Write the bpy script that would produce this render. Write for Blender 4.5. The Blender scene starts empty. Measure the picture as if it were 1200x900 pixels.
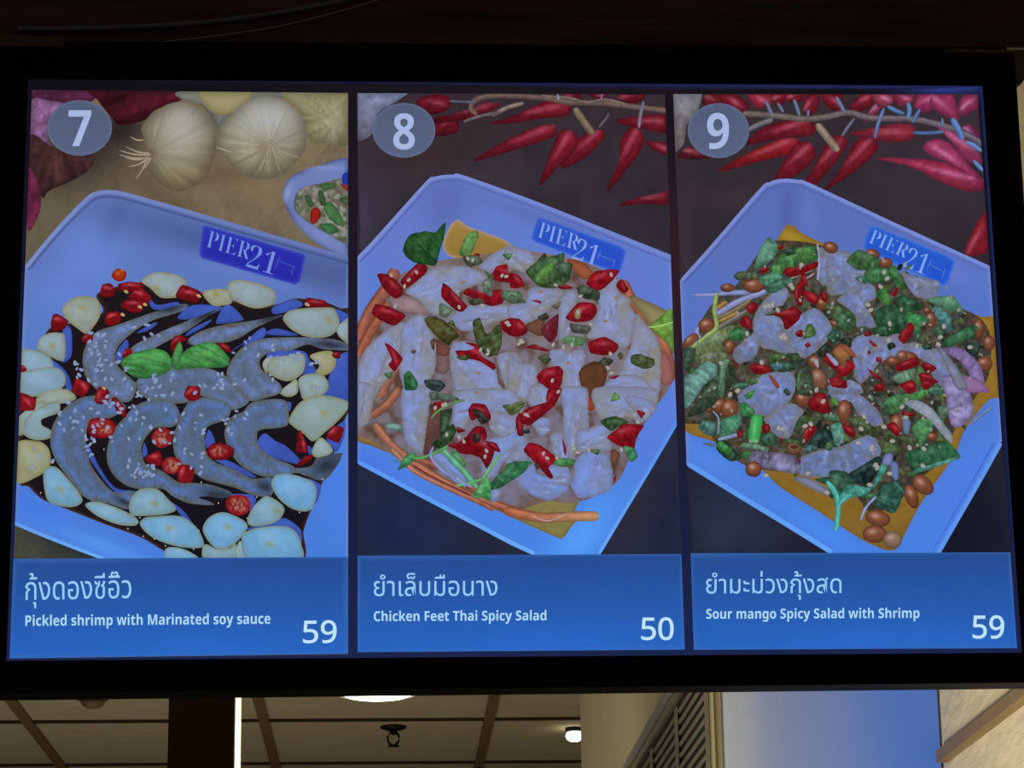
import bpy, math, random
import numpy as np
from mathutils import Vector, Matrix
from mathutils.geometry import delaunay_2d_cdt

# ------------------------------------------------------------------ camera, world, light, exposure
sc = bpy.context.scene
COL = sc.collection
W_, H_, F_ = 1200.0, 900.0, 3200.0
CX, CY = 600.0, 450.0
def kdir(x, y): return Vector(((x-CX)/F_, -(y-CY)/F_, -1.0))
up_c = kdir(448, -10443).normalized()                 # world up seen by the camera
if up_c.y < 0: up_c = -up_c
fw_c = Vector((0, 0, -1)); fw_c = (fw_c - up_c*fw_c.dot(up_c)).normalized()
rt_c = fw_c.cross(up_c)
ROT = Matrix((rt_c, fw_c, up_c))                      # camera space -> world (rows are the world axes)
CAM = Vector((0, 0, 1.5))
camd = bpy.data.cameras.new('camera'); cam = bpy.data.objects.new('camera', camd); COL.objects.link(cam)
cam.matrix_world = Matrix.Translation(CAM) @ ROT.to_4x4()
camd.sensor_width = 36; camd.lens = 36*F_/W_; camd.clip_start = .05; camd.clip_end = 100
sc.camera = cam

wd = bpy.data.worlds.new('world'); sc.world = wd; wd.use_nodes = True
wd.node_tree.nodes['Background'].inputs['Color'].default_value = (1.0, .90, .70, 1)
wd.node_tree.nodes['Background'].inputs['Strength'].default_value = .04

vs = sc.view_settings
vs.view_transform = 'Standard'; vs.look = 'None'; vs.exposure = 0; vs.gamma = 1; vs.use_curve_mapping = False
sc.display_settings.display_device = 'sRGB'

def area_lamp(name, loc, aim, size, power, color, spread=180):
    l = bpy.data.lights.new(name, 'AREA'); l.size = size; l.energy = power; l.color = color; l.spread = math.radians(spread)
    o = bpy.data.objects.new(name, l); COL.objects.link(o); o.location = loc
    o.rotation_euler = (Vector(aim)-Vector(loc)).to_track_quat('-Z', 'Y').to_euler()
    return o
area_lamp('wall_fill', (-.4, 3.7, 1.0), (.95, 4.9, 2.4), .5, 9, (1, .91, .74), 75)  # unseen fill, added to light the stucco wall and steel panel
area_lamp('ceiling_fill', (-1.4, 9.0, .9), (-1.4, 9.4, 3.2), 2.5, 14, (1, .92, .74))  # unseen fill from below, added to brighten the ceiling
area_lamp('side_fill', (-1.6, 7.2, 2.3), (.6, 7.4, 2.5), .8, 6, (1, .91, .70))  # unseen fill from the left, added for the grille wall

# ------------------------------------------------------------------ geometry of the view
def ray(x, y): return (ROT @ kdir(x, y)).normalized()
def hit(x, y, p, n):
    d = ray(x, y); t = (p-CAM).dot(n)/d.dot(n); return CAM + d*t
def proj(p):                                          # world -> photograph pixels
    q = ROT.transposed() @ (p-CAM); return (CX + F_*q.x/-q.z, CY - F_*q.y/-q.z)
UP = Vector((0, 0, 1))
hz_y = CY + F_*F_/(CY+10443)
G_ = ray(450, hz_y); G_.z = 0; G_.normalize()         # the room's depth direction
R_ = G_.cross(UP).normalized()                        # the room's right
# screen plane (vertical), yawed so that top and bottom edges converge a little to the right
hdir = ROT @ (kdir(46000, 130)); hdir = -hdir if hdir.x < 0 else hdir
hdir.z = 0; hdir.normalize()
NRM = UP.cross(hdir); NRM = NRM if NRM.dot(CAM - Vector((0, 3, 2.3))) > 0 else -NRM   # towards the viewer
P0 = CAM + ROT @ Vector((0, 0, -3.0))
ORG = hit(600, 812, P0, NRM)                          # foot of the screen
TVM = Matrix((hdir, -NRM, UP)).transposed().to_4x4(); TVM.translation = ORG
TVI = TVM.inverted()

def srgb(c):
    c = np.clip(np.asarray(c, float), 0, 255)/255
    return np.where(c <= .04045, c/12.92, ((c+.055)/1.055)**2.4)
def lin(c): return tuple(float(v) for v in srgb(c)) + (1.0,)

_Mloc = np.array(TVI.to_3x3() @ ROT); _C = np.array(TVI @ CAM)
def to_local(P, w):
    """pixels (n,2) of the photograph -> points on the screen surface, w metres in front of it"""
    P = np.asarray(P, float)
    d = np.stack([(P[:, 0]-CX)/F_, -(P[:, 1]-CY)/F_, -np.ones(len(P))], 1) @ _Mloc.T
    t = (0.0 - _C[1])/d[:, 1]
    Q = _C + d*t[:, None]
    Q[:, 1] = -w
    return Q

# ------------------------------------------------------------------ materials
def mat(name, col, rough=.6, metal=0., spec=.5):
    m = bpy.data.materials.new(name); m.use_nodes = True
    b = m.node_tree.nodes['Principled BSDF']
    b.inputs['Base Color'].default_value = lin(col); b.inputs['Roughness'].default_value = rough
    b.inputs['Metallic'].default_value = metal; b.inputs['Specular IOR Level'].default_value = spec
    return m
def noisy(m, scale, c0, c1, bump=0., stretch=(1, 1, 1), detail=5, bscale=None):
    nt = m.node_tree; n = nt.nodes; L = nt.links; b = n['Principled BSDF']
    tc = n.new('ShaderNodeTexCoord'); mp = n.new('ShaderNodeMapping'); mp.inputs['Scale'].default_value = stretch
    nz = n.new('ShaderNodeTexNoise'); nz.inputs['Scale'].default_value = scale; nz.inputs['Detail'].default_value = detail
    cr = n.new('ShaderNodeValToRGB'); cr.color_ramp.elements[0].color = lin(c0); cr.color_ramp.elements[1].color = lin(c1)
    cr.color_ramp.elements[0].position = .3; cr.color_ramp.elements[1].position = .7
    L.new(tc.outputs['Object'], mp.inputs[0]); L.new(mp.outputs[0], nz.inputs['Vector'])
    L.new(nz.outputs['Fac'], cr.inputs[0]); L.new(cr.outputs[0], b.inputs['Base Color'])
    if bump:
        bp = n.new('ShaderNodeBump'); bp.inputs['Strength'].default_value = bump; bp.inputs['Distance'].default_value = .02
        nz2 = n.new('ShaderNodeTexNoise'); nz2.inputs['Scale'].default_value = bscale or scale; nz2.inputs['Detail'].default_value = 4
        L.new(mp.outputs[0], nz2.inputs['Vector']); L.new(nz2.outputs['Fac'], bp.inputs['Height']); L.new(bp.outputs[0], b.inputs['Normal'])
    return m
def glow(name, col, strength):
    m = bpy.data.materials.new(name); m.use_nodes = True; nt = m.node_tree; nt.nodes.clear()
    e = nt.nodes.new('ShaderNodeEmission'); o = nt.nodes.new('ShaderNodeOutputMaterial')
    e.inputs[0].default_value = lin(col); e.inputs[1].default_value = strength; nt.links.new(e.outputs[0], o.inputs[0]); return m
M_lcd = bpy.data.materials.new('lcd_picture'); M_lcd.use_nodes = True
_n = M_lcd.node_tree.nodes; _b = _n['Principled BSDF']; _a = _n.new('ShaderNodeAttribute'); _a.attribute_name = 'picture'
_b.inputs['Base Color'].default_value = (.002, .002, .002, 1); _b.inputs['Roughness'].default_value = .3
_b.inputs['Specular IOR Level'].default_value = .12
M_lcd.node_tree.links.new(_a.outputs['Color'], _b.inputs['Emission Color']); _b.inputs['Emission Strength'].default_value = 1
try: M_lcd.cycles.emission_sampling = 'NONE'
except Exception: pass

# ------------------------------------------------------------------ object helpers
def tag(o, label=None, cat=None, group=None, kind=None):
    if label: o['label'] = label
    if cat: o['category'] = cat
    if group: o['group'] = group
    if kind: o['kind'] = kind
    return o
def empty(name, loc, label, cat, rz=0, group=None):
    o = bpy.data.objects.new(name, None); COL.objects.link(o); o.location = loc; o.rotation_euler = (0, 0, rz); o.empty_display_size = .05
    return tag(o, label, cat, group)
def mesh(name, V, Fc, m, parent=None, smooth=False, kind=None):
    me = bpy.data.meshes.new(name); me.from_pydata([tuple(v) for v in V], [], Fc); me.update()
    if smooth:
        for p in me.polygons: p.use_smooth = True
    if m: me.materials.append(m)
    o = bpy.data.objects.new(name, me); COL.objects.link(o); o.parent = parent
    if kind: o['kind'] = kind
    return o
class MB:
    def __init__(s): s.V = []; s.F = []
    def add(s, V, F):
        k = len(s.V); s.V += [Vector(v) for v in V]; s.F += [tuple(i+k for i in f) for f in F]; return s
    def hexa(s, b, t):                                # two matching loops of points -> closed solid
        n = len(b); F = [tuple(range(n))[::-1], tuple(range(n, 2*n))]
        F += [(i, (i+1) % n, n+(i+1) % n, n+i) for i in range(n)]
        return s.add(list(b)+list(t), F)
    def box(s, c, ex, ey, ez):                        # centre and three half-axis vectors
        c = Vector(c); q = [(-1, -1), (1, -1), (1, 1), (-1, 1)]
        return s.hexa([c+ex*a+ey*b-ez for a, b in q], [c+ex*a+ey*b+ez for a, b in q])
    def tube(s, pts, r, n=10):
        pts = [Vector(p) for p in pts]; rings = []
        for i, p in enumerate(pts):
            d = (pts[min(i+1, len(pts)-1)]-pts[max(i-1, 0)]).normalized()
            a = d.cross(UP if abs(d.z) < .9 else Vector((1, 0, 0))).normalized(); b = d.cross(a)
            rr = r[i] if isinstance(r, (list, tuple)) else r
            rings.append([p+(a*math.cos(2*math.pi*k/n)+b*math.sin(2*math.pi*k/n))*rr for k in range(n)])
        V = [v for R in rings for v in R]; Fc = []
        for i in range(len(pts)-1):
            for k in range(n): Fc.append((i*n+k, i*n+(k+1) % n, (i+1)*n+(k+1) % n, (i+1)*n+k))
        Fc += [tuple(range(n))[::-1], tuple(range((len(pts)-1)*n, len(pts)*n))]
        return s.add(V, Fc)
    def lathe(s, c, prof, n=32):                      # profile of (radius, z) around a vertical axis
        c = Vector(c); V = []; Fc = []
        for r, z in prof:
            for k in range(n): V.append(c+Vector((r*math.cos(2*math.pi*k/n), r*math.sin(2*math.pi*k/n), z)))
        for i in range(len(prof)-1):
            for k in range(n): Fc.append((i*n+k, i*n+(k+1) % n, (i+1)*n+(k+1) % n, (i+1)*n+k))
        Fc += [tuple(range(n))[::-1], tuple(range((len(prof)-1)*n, len(prof)*n))]
        return s.add(V, Fc)
    def build(s, name, m, parent=None, smooth=False, kind=None, loc=None):
        V = s.V
        if loc is not None: V = [v-Vector(loc) for v in V]
        o = mesh(name, V, s.F, m, parent, smooth, kind)
        if loc is not None: o.location = loc
        return o

# ------------------------------------------------------------------ the room behind the screen
M_ceil = noisy(mat('ceiling_tile', (190, 178, 150), .9), 6, (186, 174, 146), (196, 184, 156), .15, bscale=40)
M_wall = noisy(mat('stucco', (205, 195, 165), .85), 3, (198, 188, 158), (210, 200, 170), .55, stretch=(1, .35, 1), bscale=22)
M_wall2 = noisy(mat('plaster', (196, 185, 158), .8), 4, (190, 180, 152), (200, 190, 162), .05)
M_grid = mat('ceiling_strip', (120, 98, 68), .6)
M_gap = mat('dark_joint', (52, 44, 32), .8)
M_brown = noisy(mat('brown_column', (62, 40, 18), .7), 3, (58, 37, 16), (66, 43, 20))
M_pale = mat('pale_ring_lit_side', (235, 228, 205), .5)
M_floor = noisy(mat('floor_tile', (170, 160, 140), .5), 2, (160, 150, 132), (176, 166, 146))
M_wood_dark = noisy(mat('dark_wood', (70, 40, 30), .5), 5, (56, 30, 22), (104, 64, 46), .4, stretch=(.6, 6, 9))
M_wood_mid = noisy(mat('batten_wood', (110, 84, 58), .6), 6, (90, 68, 44), (140, 108, 74), .2, stretch=(.6, 6, 9))
M_rail = noisy(mat('rail_wood', (124, 100, 50), .5), 5, (114, 90, 44), (134, 110, 58), .1, stretch=(6, .6, 6))
M_steel = mat('stainless_steel', (150, 152, 160), .32, 1.0)
M_black = mat('black_plastic', (7, 7, 8), .5, 0, .15)
M_dark = mat('dark_metal', (34, 30, 26), .45, .6)
M_lamp = glow('lamp_glow', (255, 248, 215), 6.0)
M_grille = noisy(mat('grille_metal', (122, 116, 98), .5), 9, (112, 106, 90), (130, 124, 104), .1)
M_shaft = mat('shaft_black', (14, 13, 12), .9)

ZC = 3.2
CP = Vector((0, 0, ZC))
def onceil(x, y, dz=0.): return hit(x, y, Vector((0, 0, ZC+dz)), UP)
def at(a, d, z): return Vector((CAM.x, CAM.y, 0)) + R_*a + G_*d + UP*z      # room coordinates
def coords(p): q = p-CAM; return q.dot(R_), q.dot(G_)
def slab(name, a0, a1, d0, d1, z0, z1, m, kind='structure'):
    mb = MB(); c = at((a0+a1)/2, (d0+d1)/2, (z0+z1)/2)
    mb.box(c, R_*((a1-a0)/2), G_*((d1-d0)/2), UP*((z1-z0)/2))
    return mb.build(name, m, kind=kind)
slab('floor', -7, 3.2, -1.0, 16, -.06, 0, M_floor)
slab('ceiling', -7, 3.2, 3.6, 16, ZC, ZC+.06, M_ceil)
slab('wall_back', -7, 3.2, 16, 16.1, 0, ZC, M_wall2)

k = 0
for (x, y, w, m_) in ((10, 815, .040, M_grid), (302, 815, .038, M_grid), (580, 810, .038, M_grid)):
    a, d = coords(onceil(x, y)); k += 1
    slab('trim_%d' % k, a-w/2, a+w/2, 3.6, 16, ZC-.012, ZC, m_)
step = coords(onceil(302, 815))[0]-coords(onceil(10, 815))[0]
a = coords(onceil(580, 810))[0]+step; k += 1
slab('trim_%d' % k, a-.02, a+.02, 3.6, 16, ZC-.012, ZC, M_grid)
a = coords(onceil(10, 815))[0]-step; k += 1
slab('trim_%d' % k, a-.02, a+.02, 3.6, 16, ZC-.012, ZC, M_grid)
for y in (842.5, 893):
    d = coords(onceil(400, y))[1]; k += 1
    slab('trim_%d' % k, -7, 3.2, d-.014, d+.014, ZC-.009, ZC, M_gap)
d8, d9 = coords(onceil(400, 842.5))[1], coords(onceil(400, 893))[1]
for i in (-1, 2):
    d = d8+(d9-d8)*i; k += 1
    slab('trim_%d' % k, -7, 3.2, d-.014, d+.014, ZC-.009, ZC, M_gap)

# projecting block with the grille: left face along depth, near end clad in steel
dS = 5.2                                              # depth of the steel front
def on_d(x, y, d): return hit(x, y, at(0, d, 0), G_)
aL = coords(on_d(833, 850, dS))[0]
aR = coords(on_d(1106, 890, dS))[0]
aF, dF = None, None
# far end of the left face, seen at pixel 678
dn = ray(678, 860); tt = aL/dn.dot(R_); farp = CAM+dn*tt; dF = coords(farp)[1]
r_ = .10
mb = MB()
loop = [(aR, dS+.012), (aL, dS+.012), (aL, dF-r_)] + [(aL+r_-r_*math.cos(t), dF-r_+r_*math.sin(t)) for t in np.linspace(.2, math.pi/2, 7)] + [(aR, dF)]
mb.hexa([at(p, q, 0) for p, q in loop][::-1], [at(p, q, ZC) for p, q in loop][::-1])
mb.build('wall_left', M_wall2, kind='structure')
# right wall
slab('wall_right', aR, aR+.12, 3.3, 16, 0, ZC+1.6, M_wall)

# air grille on the left face of the block
pl = at(aL, 0, 0)
def onL(x, y): p = hit(x, y, pl, R_); return coords(p)[1], p.z
gd0 = dS+.014; ztop = onL(800, 806)[1]+.0
ztop = onL(775, 849)[1]
gr = empty('air_grille', at(aL, dS+.5, ztop-1.0), 'beige metal air grille with sloping slats on the wall left of the steel panel', 'air grille')
L0 = Vector(gr.location)
gl = 2.5; gh = 1.0
def gb(mb, d0, d1, z0, z1, a0, a1): mb.box(at((a0+a1)/2, (d0+d1)/2, (z0+z1)/2), R_*((a1-a0)/2), G_*((d1-d0)/2), UP*((z1-z0)/2))
mb = MB(); gb(mb, gd0, gd0+gl, ztop-gh, ztop-.012, aL-.0014, aL-.0004); o = mb.build('backing', M_shaft, gr, loc=None)
for v in o.data.vertices: v.co -= L0
mb = MB()
gb(mb, gd0, gd0+gl, ztop-.014, ztop, aL-.009, aL-.001); gb(mb, gd0, gd0+gl, ztop-gh, ztop-gh+.014, aL-.009, aL-.001)
gb(mb, gd0, gd0+.01, ztop-gh, ztop, aL-.009, aL-.001); gb(mb, gd0+gl-.01, gd0+gl, ztop-gh, ztop, aL-.009, aL-.001)
o = mb.build('frame', M_grille, gr)
for v in o.data.vertices: v.co -= L0
dv = onL(798, 870)[0]; dv2 = onL(768, 895)[0]
for dd in (dv, dv2, dv2+(dv2-dv)*1.1):
    mb = MB(); gb(mb, dd-.03, dd+.03, ztop-gh+.014, ztop-.03, aL-.0095, aL-.0085); o = mb.build('mullion', M_grille, gr)
    for v in o.data.vertices: v.co -= L0
nsl = 40; pit = (gh-.06)/nsl
for i in range(nsl):
    z = ztop-.042-pit*i
    mb = MB(); mb.box(at(aL-.0055, gd0+gl/2, z), (R_*.0028-UP*.002), G_*(gl/2-.012), (R_*.0008+UP*.0016)); o = mb.build('slat', M_grille, gr)
    for v in o.data.vertices: v.co -= L0
# narrow conduit above the grille
zc = onL(770, 849)[1]
mb = MB(); mb.tube([at(aL-.008, dS+.04, ztop+.026), at(aL-.008, dS+2.5, ztop+.026)], .010, 8)
tag(mb.build('conduit', mat('grey_conduit', (150, 150, 142), .5), loc=at(aL-.01, dS+1.2, ztop+.03)), 'thin grey conduit running along the wall just above the air grille', 'conduit')

# steel panel with blue film
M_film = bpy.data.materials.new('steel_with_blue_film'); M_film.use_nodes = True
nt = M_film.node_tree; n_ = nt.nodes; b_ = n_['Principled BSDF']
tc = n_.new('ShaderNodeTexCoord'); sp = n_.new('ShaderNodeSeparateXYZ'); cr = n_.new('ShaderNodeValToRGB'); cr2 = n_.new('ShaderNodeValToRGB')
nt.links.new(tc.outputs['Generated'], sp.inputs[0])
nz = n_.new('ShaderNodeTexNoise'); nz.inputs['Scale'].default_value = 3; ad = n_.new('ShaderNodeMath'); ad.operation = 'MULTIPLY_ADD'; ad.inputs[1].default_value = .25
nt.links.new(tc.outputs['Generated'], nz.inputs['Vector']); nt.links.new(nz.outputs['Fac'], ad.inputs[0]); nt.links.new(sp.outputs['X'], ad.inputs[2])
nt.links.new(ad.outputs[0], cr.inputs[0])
e = cr.color_ramp.elements; e[0].position = .12; e[0].color = lin((190, 198, 216)); e[1].position = .95; e[1].color = lin((84, 132, 240))  # blue is the film; pale left end holds a painted highlight
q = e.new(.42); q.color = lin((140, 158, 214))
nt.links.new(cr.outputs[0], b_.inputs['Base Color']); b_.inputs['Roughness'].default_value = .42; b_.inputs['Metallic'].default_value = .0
z0, z1 = 0.0, ZC
aT = coords(on_d(846, 850, dS))[0]
st = empty('steel_panel', at((aT+aR)/2, dS, 0), 'brushed steel panel under blue protective film below the screen', 'steel panel')
L1 = Vector(st.location)
st.rotation_euler = (0, 0, math.atan2(R_.y, R_.x))
def loc_build(mb, name, m, root, smooth=False):
    inv = (Matrix.Translation(root.location) @ root.rotation_euler.to_matrix().to_4x4()).inverted()
    mb.V = [inv @ v for v in mb.V]
    return mb.build(name, m, root, smooth)
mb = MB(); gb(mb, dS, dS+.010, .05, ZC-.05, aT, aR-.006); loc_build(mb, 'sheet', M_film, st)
mb = MB(); gb(mb, dS-.012, dS+.012, .05, ZC-.05, aL, aT-.016); loc_build(mb, 'corner_trim', mat('brass_trim', (196, 186, 150), .4, .3), st)
mb = MB(); mb.tube([at(aT-.009, dS-.005, .05), at(aT-.009, dS-.005, ZC-.05)], .008, 12); loc_build(mb, 'edge_bead', mat('bead_metal', (215, 205, 170), .2, .9), st, True)
mb = MB()
bz = hit(1108, 882, at(0, dS, 0), G_).z
mb.hexa([at(aR-.005, dS-.002, bz-.014), at(aR-.001, dS-.03, bz-.008), at(aR-.001, dS-.03, bz+.006), at(aR-.005, dS-.002, bz+.004)],
        [at(aR-.006, dS-.002, bz-.014), at(aR-.003, dS-.031, bz-.008), at(aR-.003, dS-.031, bz+.006), at(aR-.006, dS-.002, bz+.004)])
loc_build(mb, 'film_tab', mat('blue_film', (58, 110, 190), .5), st)
# wooden rail on the right wall
def onR(x, y): p = hit(x, y, at(aR, 0, 0), R_); return coords(p)[1], p.z
zt = (onR(1199, 810)[1]+onR(1112, 879)[1])/2; zb = (onR(1199, 829)[1]+onR(1122, 884)[1])/2
mb = MB(); gb(mb, 3.4, dS-.035, zb, zt, aR-.022, aR-.0005)
tag(mb.build('wall_rail', M_rail, loc=at(aR, 4.2, zb)), 'narrow light wooden rail along the stucco wall right of the blue panel', 'rail')

# brown column; a pale sheet paints its lit right side
dC = 6.6
c0 = coords(on_d(197, 860, dC))[0]; c1 = coords(on_d(274, 860, dC))[0]; c2 = coords(on_d(281, 860, dC))[0]
cl = empty('column', at((c0+c1)/2, dC, 0), 'dark brown column with its lit right side painted pale', 'column')
mb = MB(); gb(mb, dC, dC+.2, 0, ZC, c0, c1); loc_build(mb, 'shaft', M_brown, cl)
mb = MB(); gb(mb, dC-.001, dC+.27, 0, ZC, c1, c1+.003); loc_build(mb, 'lit_side', M_pale, cl)

area_lamp('column_fill', at(c1+.7, dC+.15, 1.95), at(c1, dC+.13, 2.6), .15, 1.7, (1, .95, .82), 40)  # unseen lamp added to brighten the column's right side
# ceiling fittings
def downlight(x, y, r, label, hide=0):
    p = onceil(x, y); o = empty('downlight', p, label, 'ceiling light', group='ceiling lights')
    mb = MB(); mb.lathe((0, 0, 0), [(r*.98, -.001), (r*1.12, -.001), (r*1.12, -.012), (r*1.02, -.016), (r*.98, -.010)], 48); mb.build('ring', M_pale, o, True)
    mb = MB(); mb.lathe((0, 0, 0), [(r*.97, -.002), (r*.97, -.012), (r*.8, -.022), (r*.4, -.028), (.002, -.029)], 48); mb.build('diffuser', M_lamp, o, True)
    return o
downlight(442, 808.8, .135, 'large round bright ceiling light cut off by the screen above the sprinkler')
downlight(481, 902, .06, 'small round ceiling light at the bottom edge of the photo below the sprinkler')
p = onceil(673, 853); o = empty('bulb_lamp', p, 'small glowing bulb on the ceiling beside the pale rounded wall', 'ceiling light', group='ceiling lights')
mb = MB(); mb.lathe((0, 0, 0), [(.03, -.001), (.036, -.001), (.034, -.012), (.026, -.018)], 24); mb.build('lamp_holder', M_dark, o, True)
mb = MB(); mb.lathe((0, 0, 0), [(.026, -.016), (.032, -.022), (.034, -.034), (.028, -.046), (.016, -.052), (.002, -.054)], 24); mb.build('bulb', M_lamp, o, True)
p = onceil(461, 851); o = empty('fire_sprinkler', p, 'dark fire sprinkler head hanging from the ceiling panel', 'sprinkler')
mb = MB(); mb.lathe((0, 0, 0), [(.002, -.001), (.05, -.001), (.05, -.008), (.03, -.016), (.002, -.016)], 28); mb.build('cover_plate', M_dark, o, True)
mb = MB(); mb.lathe((0, 0, 0), [(.012, -.014), (.014, -.03), (.006, -.034)], 16); mb.build('nozzle', M_dark, o, True)
for s in (-1, 1):
    mb = MB(); mb.tube([(s*.012, 0, -.024), (s*.022, 0, -.04), (s*.02, 0, -.06), (s*.004, 0, -.075)], .0045, 8); mb.build('yoke_arm', M_dark, o, True)
mb = MB(); mb.lathe((0, 0, 0), [(.002, -.072), (.022, -.074), (.022, -.078), (.002, -.078)], 20); mb.build('deflector', M_dark, o)
p = onceil(109, 813.5); o = empty('smoke_detector', p, 'brownish domed smoke detector on the ceiling left of the brown column', 'smoke detector')
mb = MB(); mb.lathe((0, 0, 0), [(.055, -.001), (.055, -.02), (.05, -.024)], 28); mb.build('base', mat('detector_base', (110, 84, 60), .6), o, True)
mb = MB(); mb.lathe((0, 0, 0), [(.045, -.022), (.038, -.04), (.02, -.05), (.002, -.052)], 28); mb.build('cover', mat('detector_cover', (128, 98, 72), .6), o, True)

# ------------------------------------------------------------------ woodwork and cables around the top of the screen
def tvp(x, y, back): q = to_local([(x, y)], 0)[0]; return TVM @ Vector((q[0], back, q[2]))   # point on a plane 'back' metres behind the screen face
def back_at(x, y, back):                                                                     # along the line of sight onto that plane
    return hit(x, y, TVM @ Vector((0, back, 0)), NRM)
def board(name, px, back, depth, m, label, cat):
    f = [back_at(x, y, back) for x, y in px]
    bm_ = MB(); bm_.hexa(f, [p - NRM*depth for p in f]); c = sum(f, Vector())/len(f)
    return tag(bm_.build(name, m, loc=c), label, cat)
bmr = empty('wooden_beam', back_at(600, 52, .06), 'dark stained wooden beam running above the menu screen', 'beam')
def panel(px, back, depth, m, name, root):
    f = [back_at(x, y, back)-root.location for x, y in px]; bm_ = MB(); bm_.hexa(f, [p - NRM*depth for p in f]); return bm_.build(name, m, root)
panel([(-260, 52), (-260, -190), (1460, -190), (1460, 57), (1112, 54.5), (640, 52.5), (200, 48)], .055, .006, M_wood_dark, 'front_board', bmr)
panel([(-260, 130), (-260, -60), (1180, -60), (1180, 130)], .0615, .09, mat('shadow_wood', (18, 12, 9), .9), 'shade_board', bmr)  # dark board added for the shade between beam and screen
board('wooden_batten', [(-140, 56), (-140, 38), (73, 43), (76, 57)], .045, .009, M_wood_mid, 'short lighter wooden batten at the top left corner of the screen', 'batten')
board('wooden_bracket', [(1108, 65.5), (1108, 57.5), (1240, 58), (1240, 60), (1215, 66), (1206, 84), (1199, 95), (1194, 99), (1189.5, 100), (1186, 66)], .045, .009, M_wood_mid, 'brown wooden bracket with a rounded end at the top right corner of the screen', 'bracket')
M_cab = mat('grey_cable', (120, 120, 128), .45)
def cable(px, back, r, m, label):
    P = [back_at(x, y, back) for x, y in px]
    out = []
    for i in range(len(P)-1):
        a0, a1, a2, a3 = P[max(i-1, 0)], P[i], P[i+1], P[min(i+2, len(P)-1)]
        for t in (0, .2, .4, .6, .8): out.append(.5*((2*a1)+(-a0+a2)*t+(2*a0-5*a1+4*a2-a3)*t*t+(-a0+3*a1-3*a2+a3)*t**3))
    out.append(P[-1]); bm_ = MB(); bm_.tube(out, r, 10)
    return tag(bm_.build('cable', m, smooth=True, loc=P[1]), label, 'cable', 'cables across the beam')
cable([(20, 34), (110, 33), (220, 28), (320, 16), (400, 1), (470, -18)], .050, .0030, M_cab, 'thick grey cable curving across the wooden beam at upper left')
cable([(190, 49), (270, 40), (340, 28), (430, 4), (490, -18)], .0505, .0009, mat('pale_wire', (170, 164, 150), .5), 'thin pale wire crossing the wooden beam below the thick grey cable')

# ------------------------------------------------------------------ the menu screen
tv = bpy.data.objects.new('menu_screen', None); COL.objects.link(tv); tv.matrix_world = TVM
tag(tv, 'wide black framed menu screen showing three numbered shrimp and chicken salad dishes', 'screen')
OUT = [(-6, 57), (1187, 65), (1234, 801.5), (-36, 816)]
INN = [(33, 93), (1151, 101), (1197.5, 765.5), (7.5, 775)]
qo = to_local(OUT, 0); qi = to_local(INN, 0)
mb = MB()
def P3(q, y): return Vector((q[0], y, q[2]))
inner = [P3(q, -.0035) for q in qi]; inner0 = [P3(q, .0005) for q in qi]
cen = sum((P3(q, 0) for q in qo), Vector())/4
rim_ = [P3(q, -.012)*1.0 for q in qo]
lip = [P3(q + (np.array(cen)-q)*.006, -.012) for q in qo]
ov = [P3(q, -.008) for q in qo]; bk = [P3(q, .028) for q in qo]
V = inner0 + inner + lip + ov + bk; Fc = []
for l in range(4):
    for i in range(4): Fc.append((l*4+i, l*4+(i+1) % 4, (l+1)*4+(i+1) % 4, (l+1)*4+i))
mesh('bezel', V, Fc, M_black, tv)
mb = MB(); cb = [P3(q*.0+np.array(cen)+(q-np.array(cen))*.985, .028) for q in qo]; cc = [P3(np.array(cen)+(q-np.array(cen))*.8, .05) for q in qo]
mb.hexa(cb, cc).build('back_cover', M_black, tv)
mb = MB(); lo = [P3(to_local([p], 0)[0], .028) for p in ((4, 815), (1198, 801.5))]
mb.box((lo[0]+lo[1])/2 + Vector((0, -.036, .0005)), (lo[1]-lo[0])/2*.999, Vector((0, .0015, 0)), Vector((0, 0, .0009))).build('lower_trim', mat('grey_lip', (70, 68, 66), .5), tv)
for x in (420, 780):
    a_ = to_local([(x, 30)], 0)[0]; b_2 = to_local([(x, 330)], 0)[0]
    mb = MB(); mb.box(Vector(((a_[0]+b_2[0])/2, .0525, (a_[2]+b_2[2])/2)), Vector((.02, 0, 0)), Vector((0, .0024, 0)), Vector((0, 0, (a_[2]-b_2[2])/2))).build('mount_arm', M_dark, tv)

# ------------------------------------------------------------------ drawing on the screen: flat pieces of picture, each its own mesh
_rs = np.random.RandomState(7); _LAT = _rs.rand(256, 256)
def vnoise(x, y):
    xi = np.floor(x).astype(int); yi = np.floor(y).astype(int); fx = x-xi; fy = y-yi
    fx = fx*fx*(3-2*fx); fy = fy*fy*(3-2*fy)
    g = lambda i, j: _LAT[i & 255, j & 255]
    return (g(xi, yi)*(1-fx)+g(xi+1, yi)*fx)*(1-fy)+(g(xi, yi+1)*(1-fx)+g(xi+1, yi+1)*fx)*fy
def fbm(x, y, o=3):
    s = 0; a = .5; t = 0
    for i in range(o): s = s+a*vnoise(x*2**i+i*17.3, y*2**i+i*9.1); t += a; a *= .55
    return s/t*2-1
FR = dict(A=(0, 80, 420), B=(0, 300, 210, 1050), C=(200, 300, 220, 1100), D=(0, 470, 210, 995), E=(200, 470, 220, 1042), F=(400, 90, 400),
          G=(410, 290, 200, 1000), H=(600, 290, 200, 1000), I=(410, 460, 200, 900), J=(600, 460, 200, 900), K=(780, 90, 400),
          L=(790, 260, 200, 947), M=(980, 260, 200, 947), N=(790, 450, 200, 900), O=(980, 450, 200, 900), P=(780, 360, 180, 1157), Q=(900, 340, 160, 1200), X=(0, 0, 1200))
cur = [0, 0, 1.]
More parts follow.
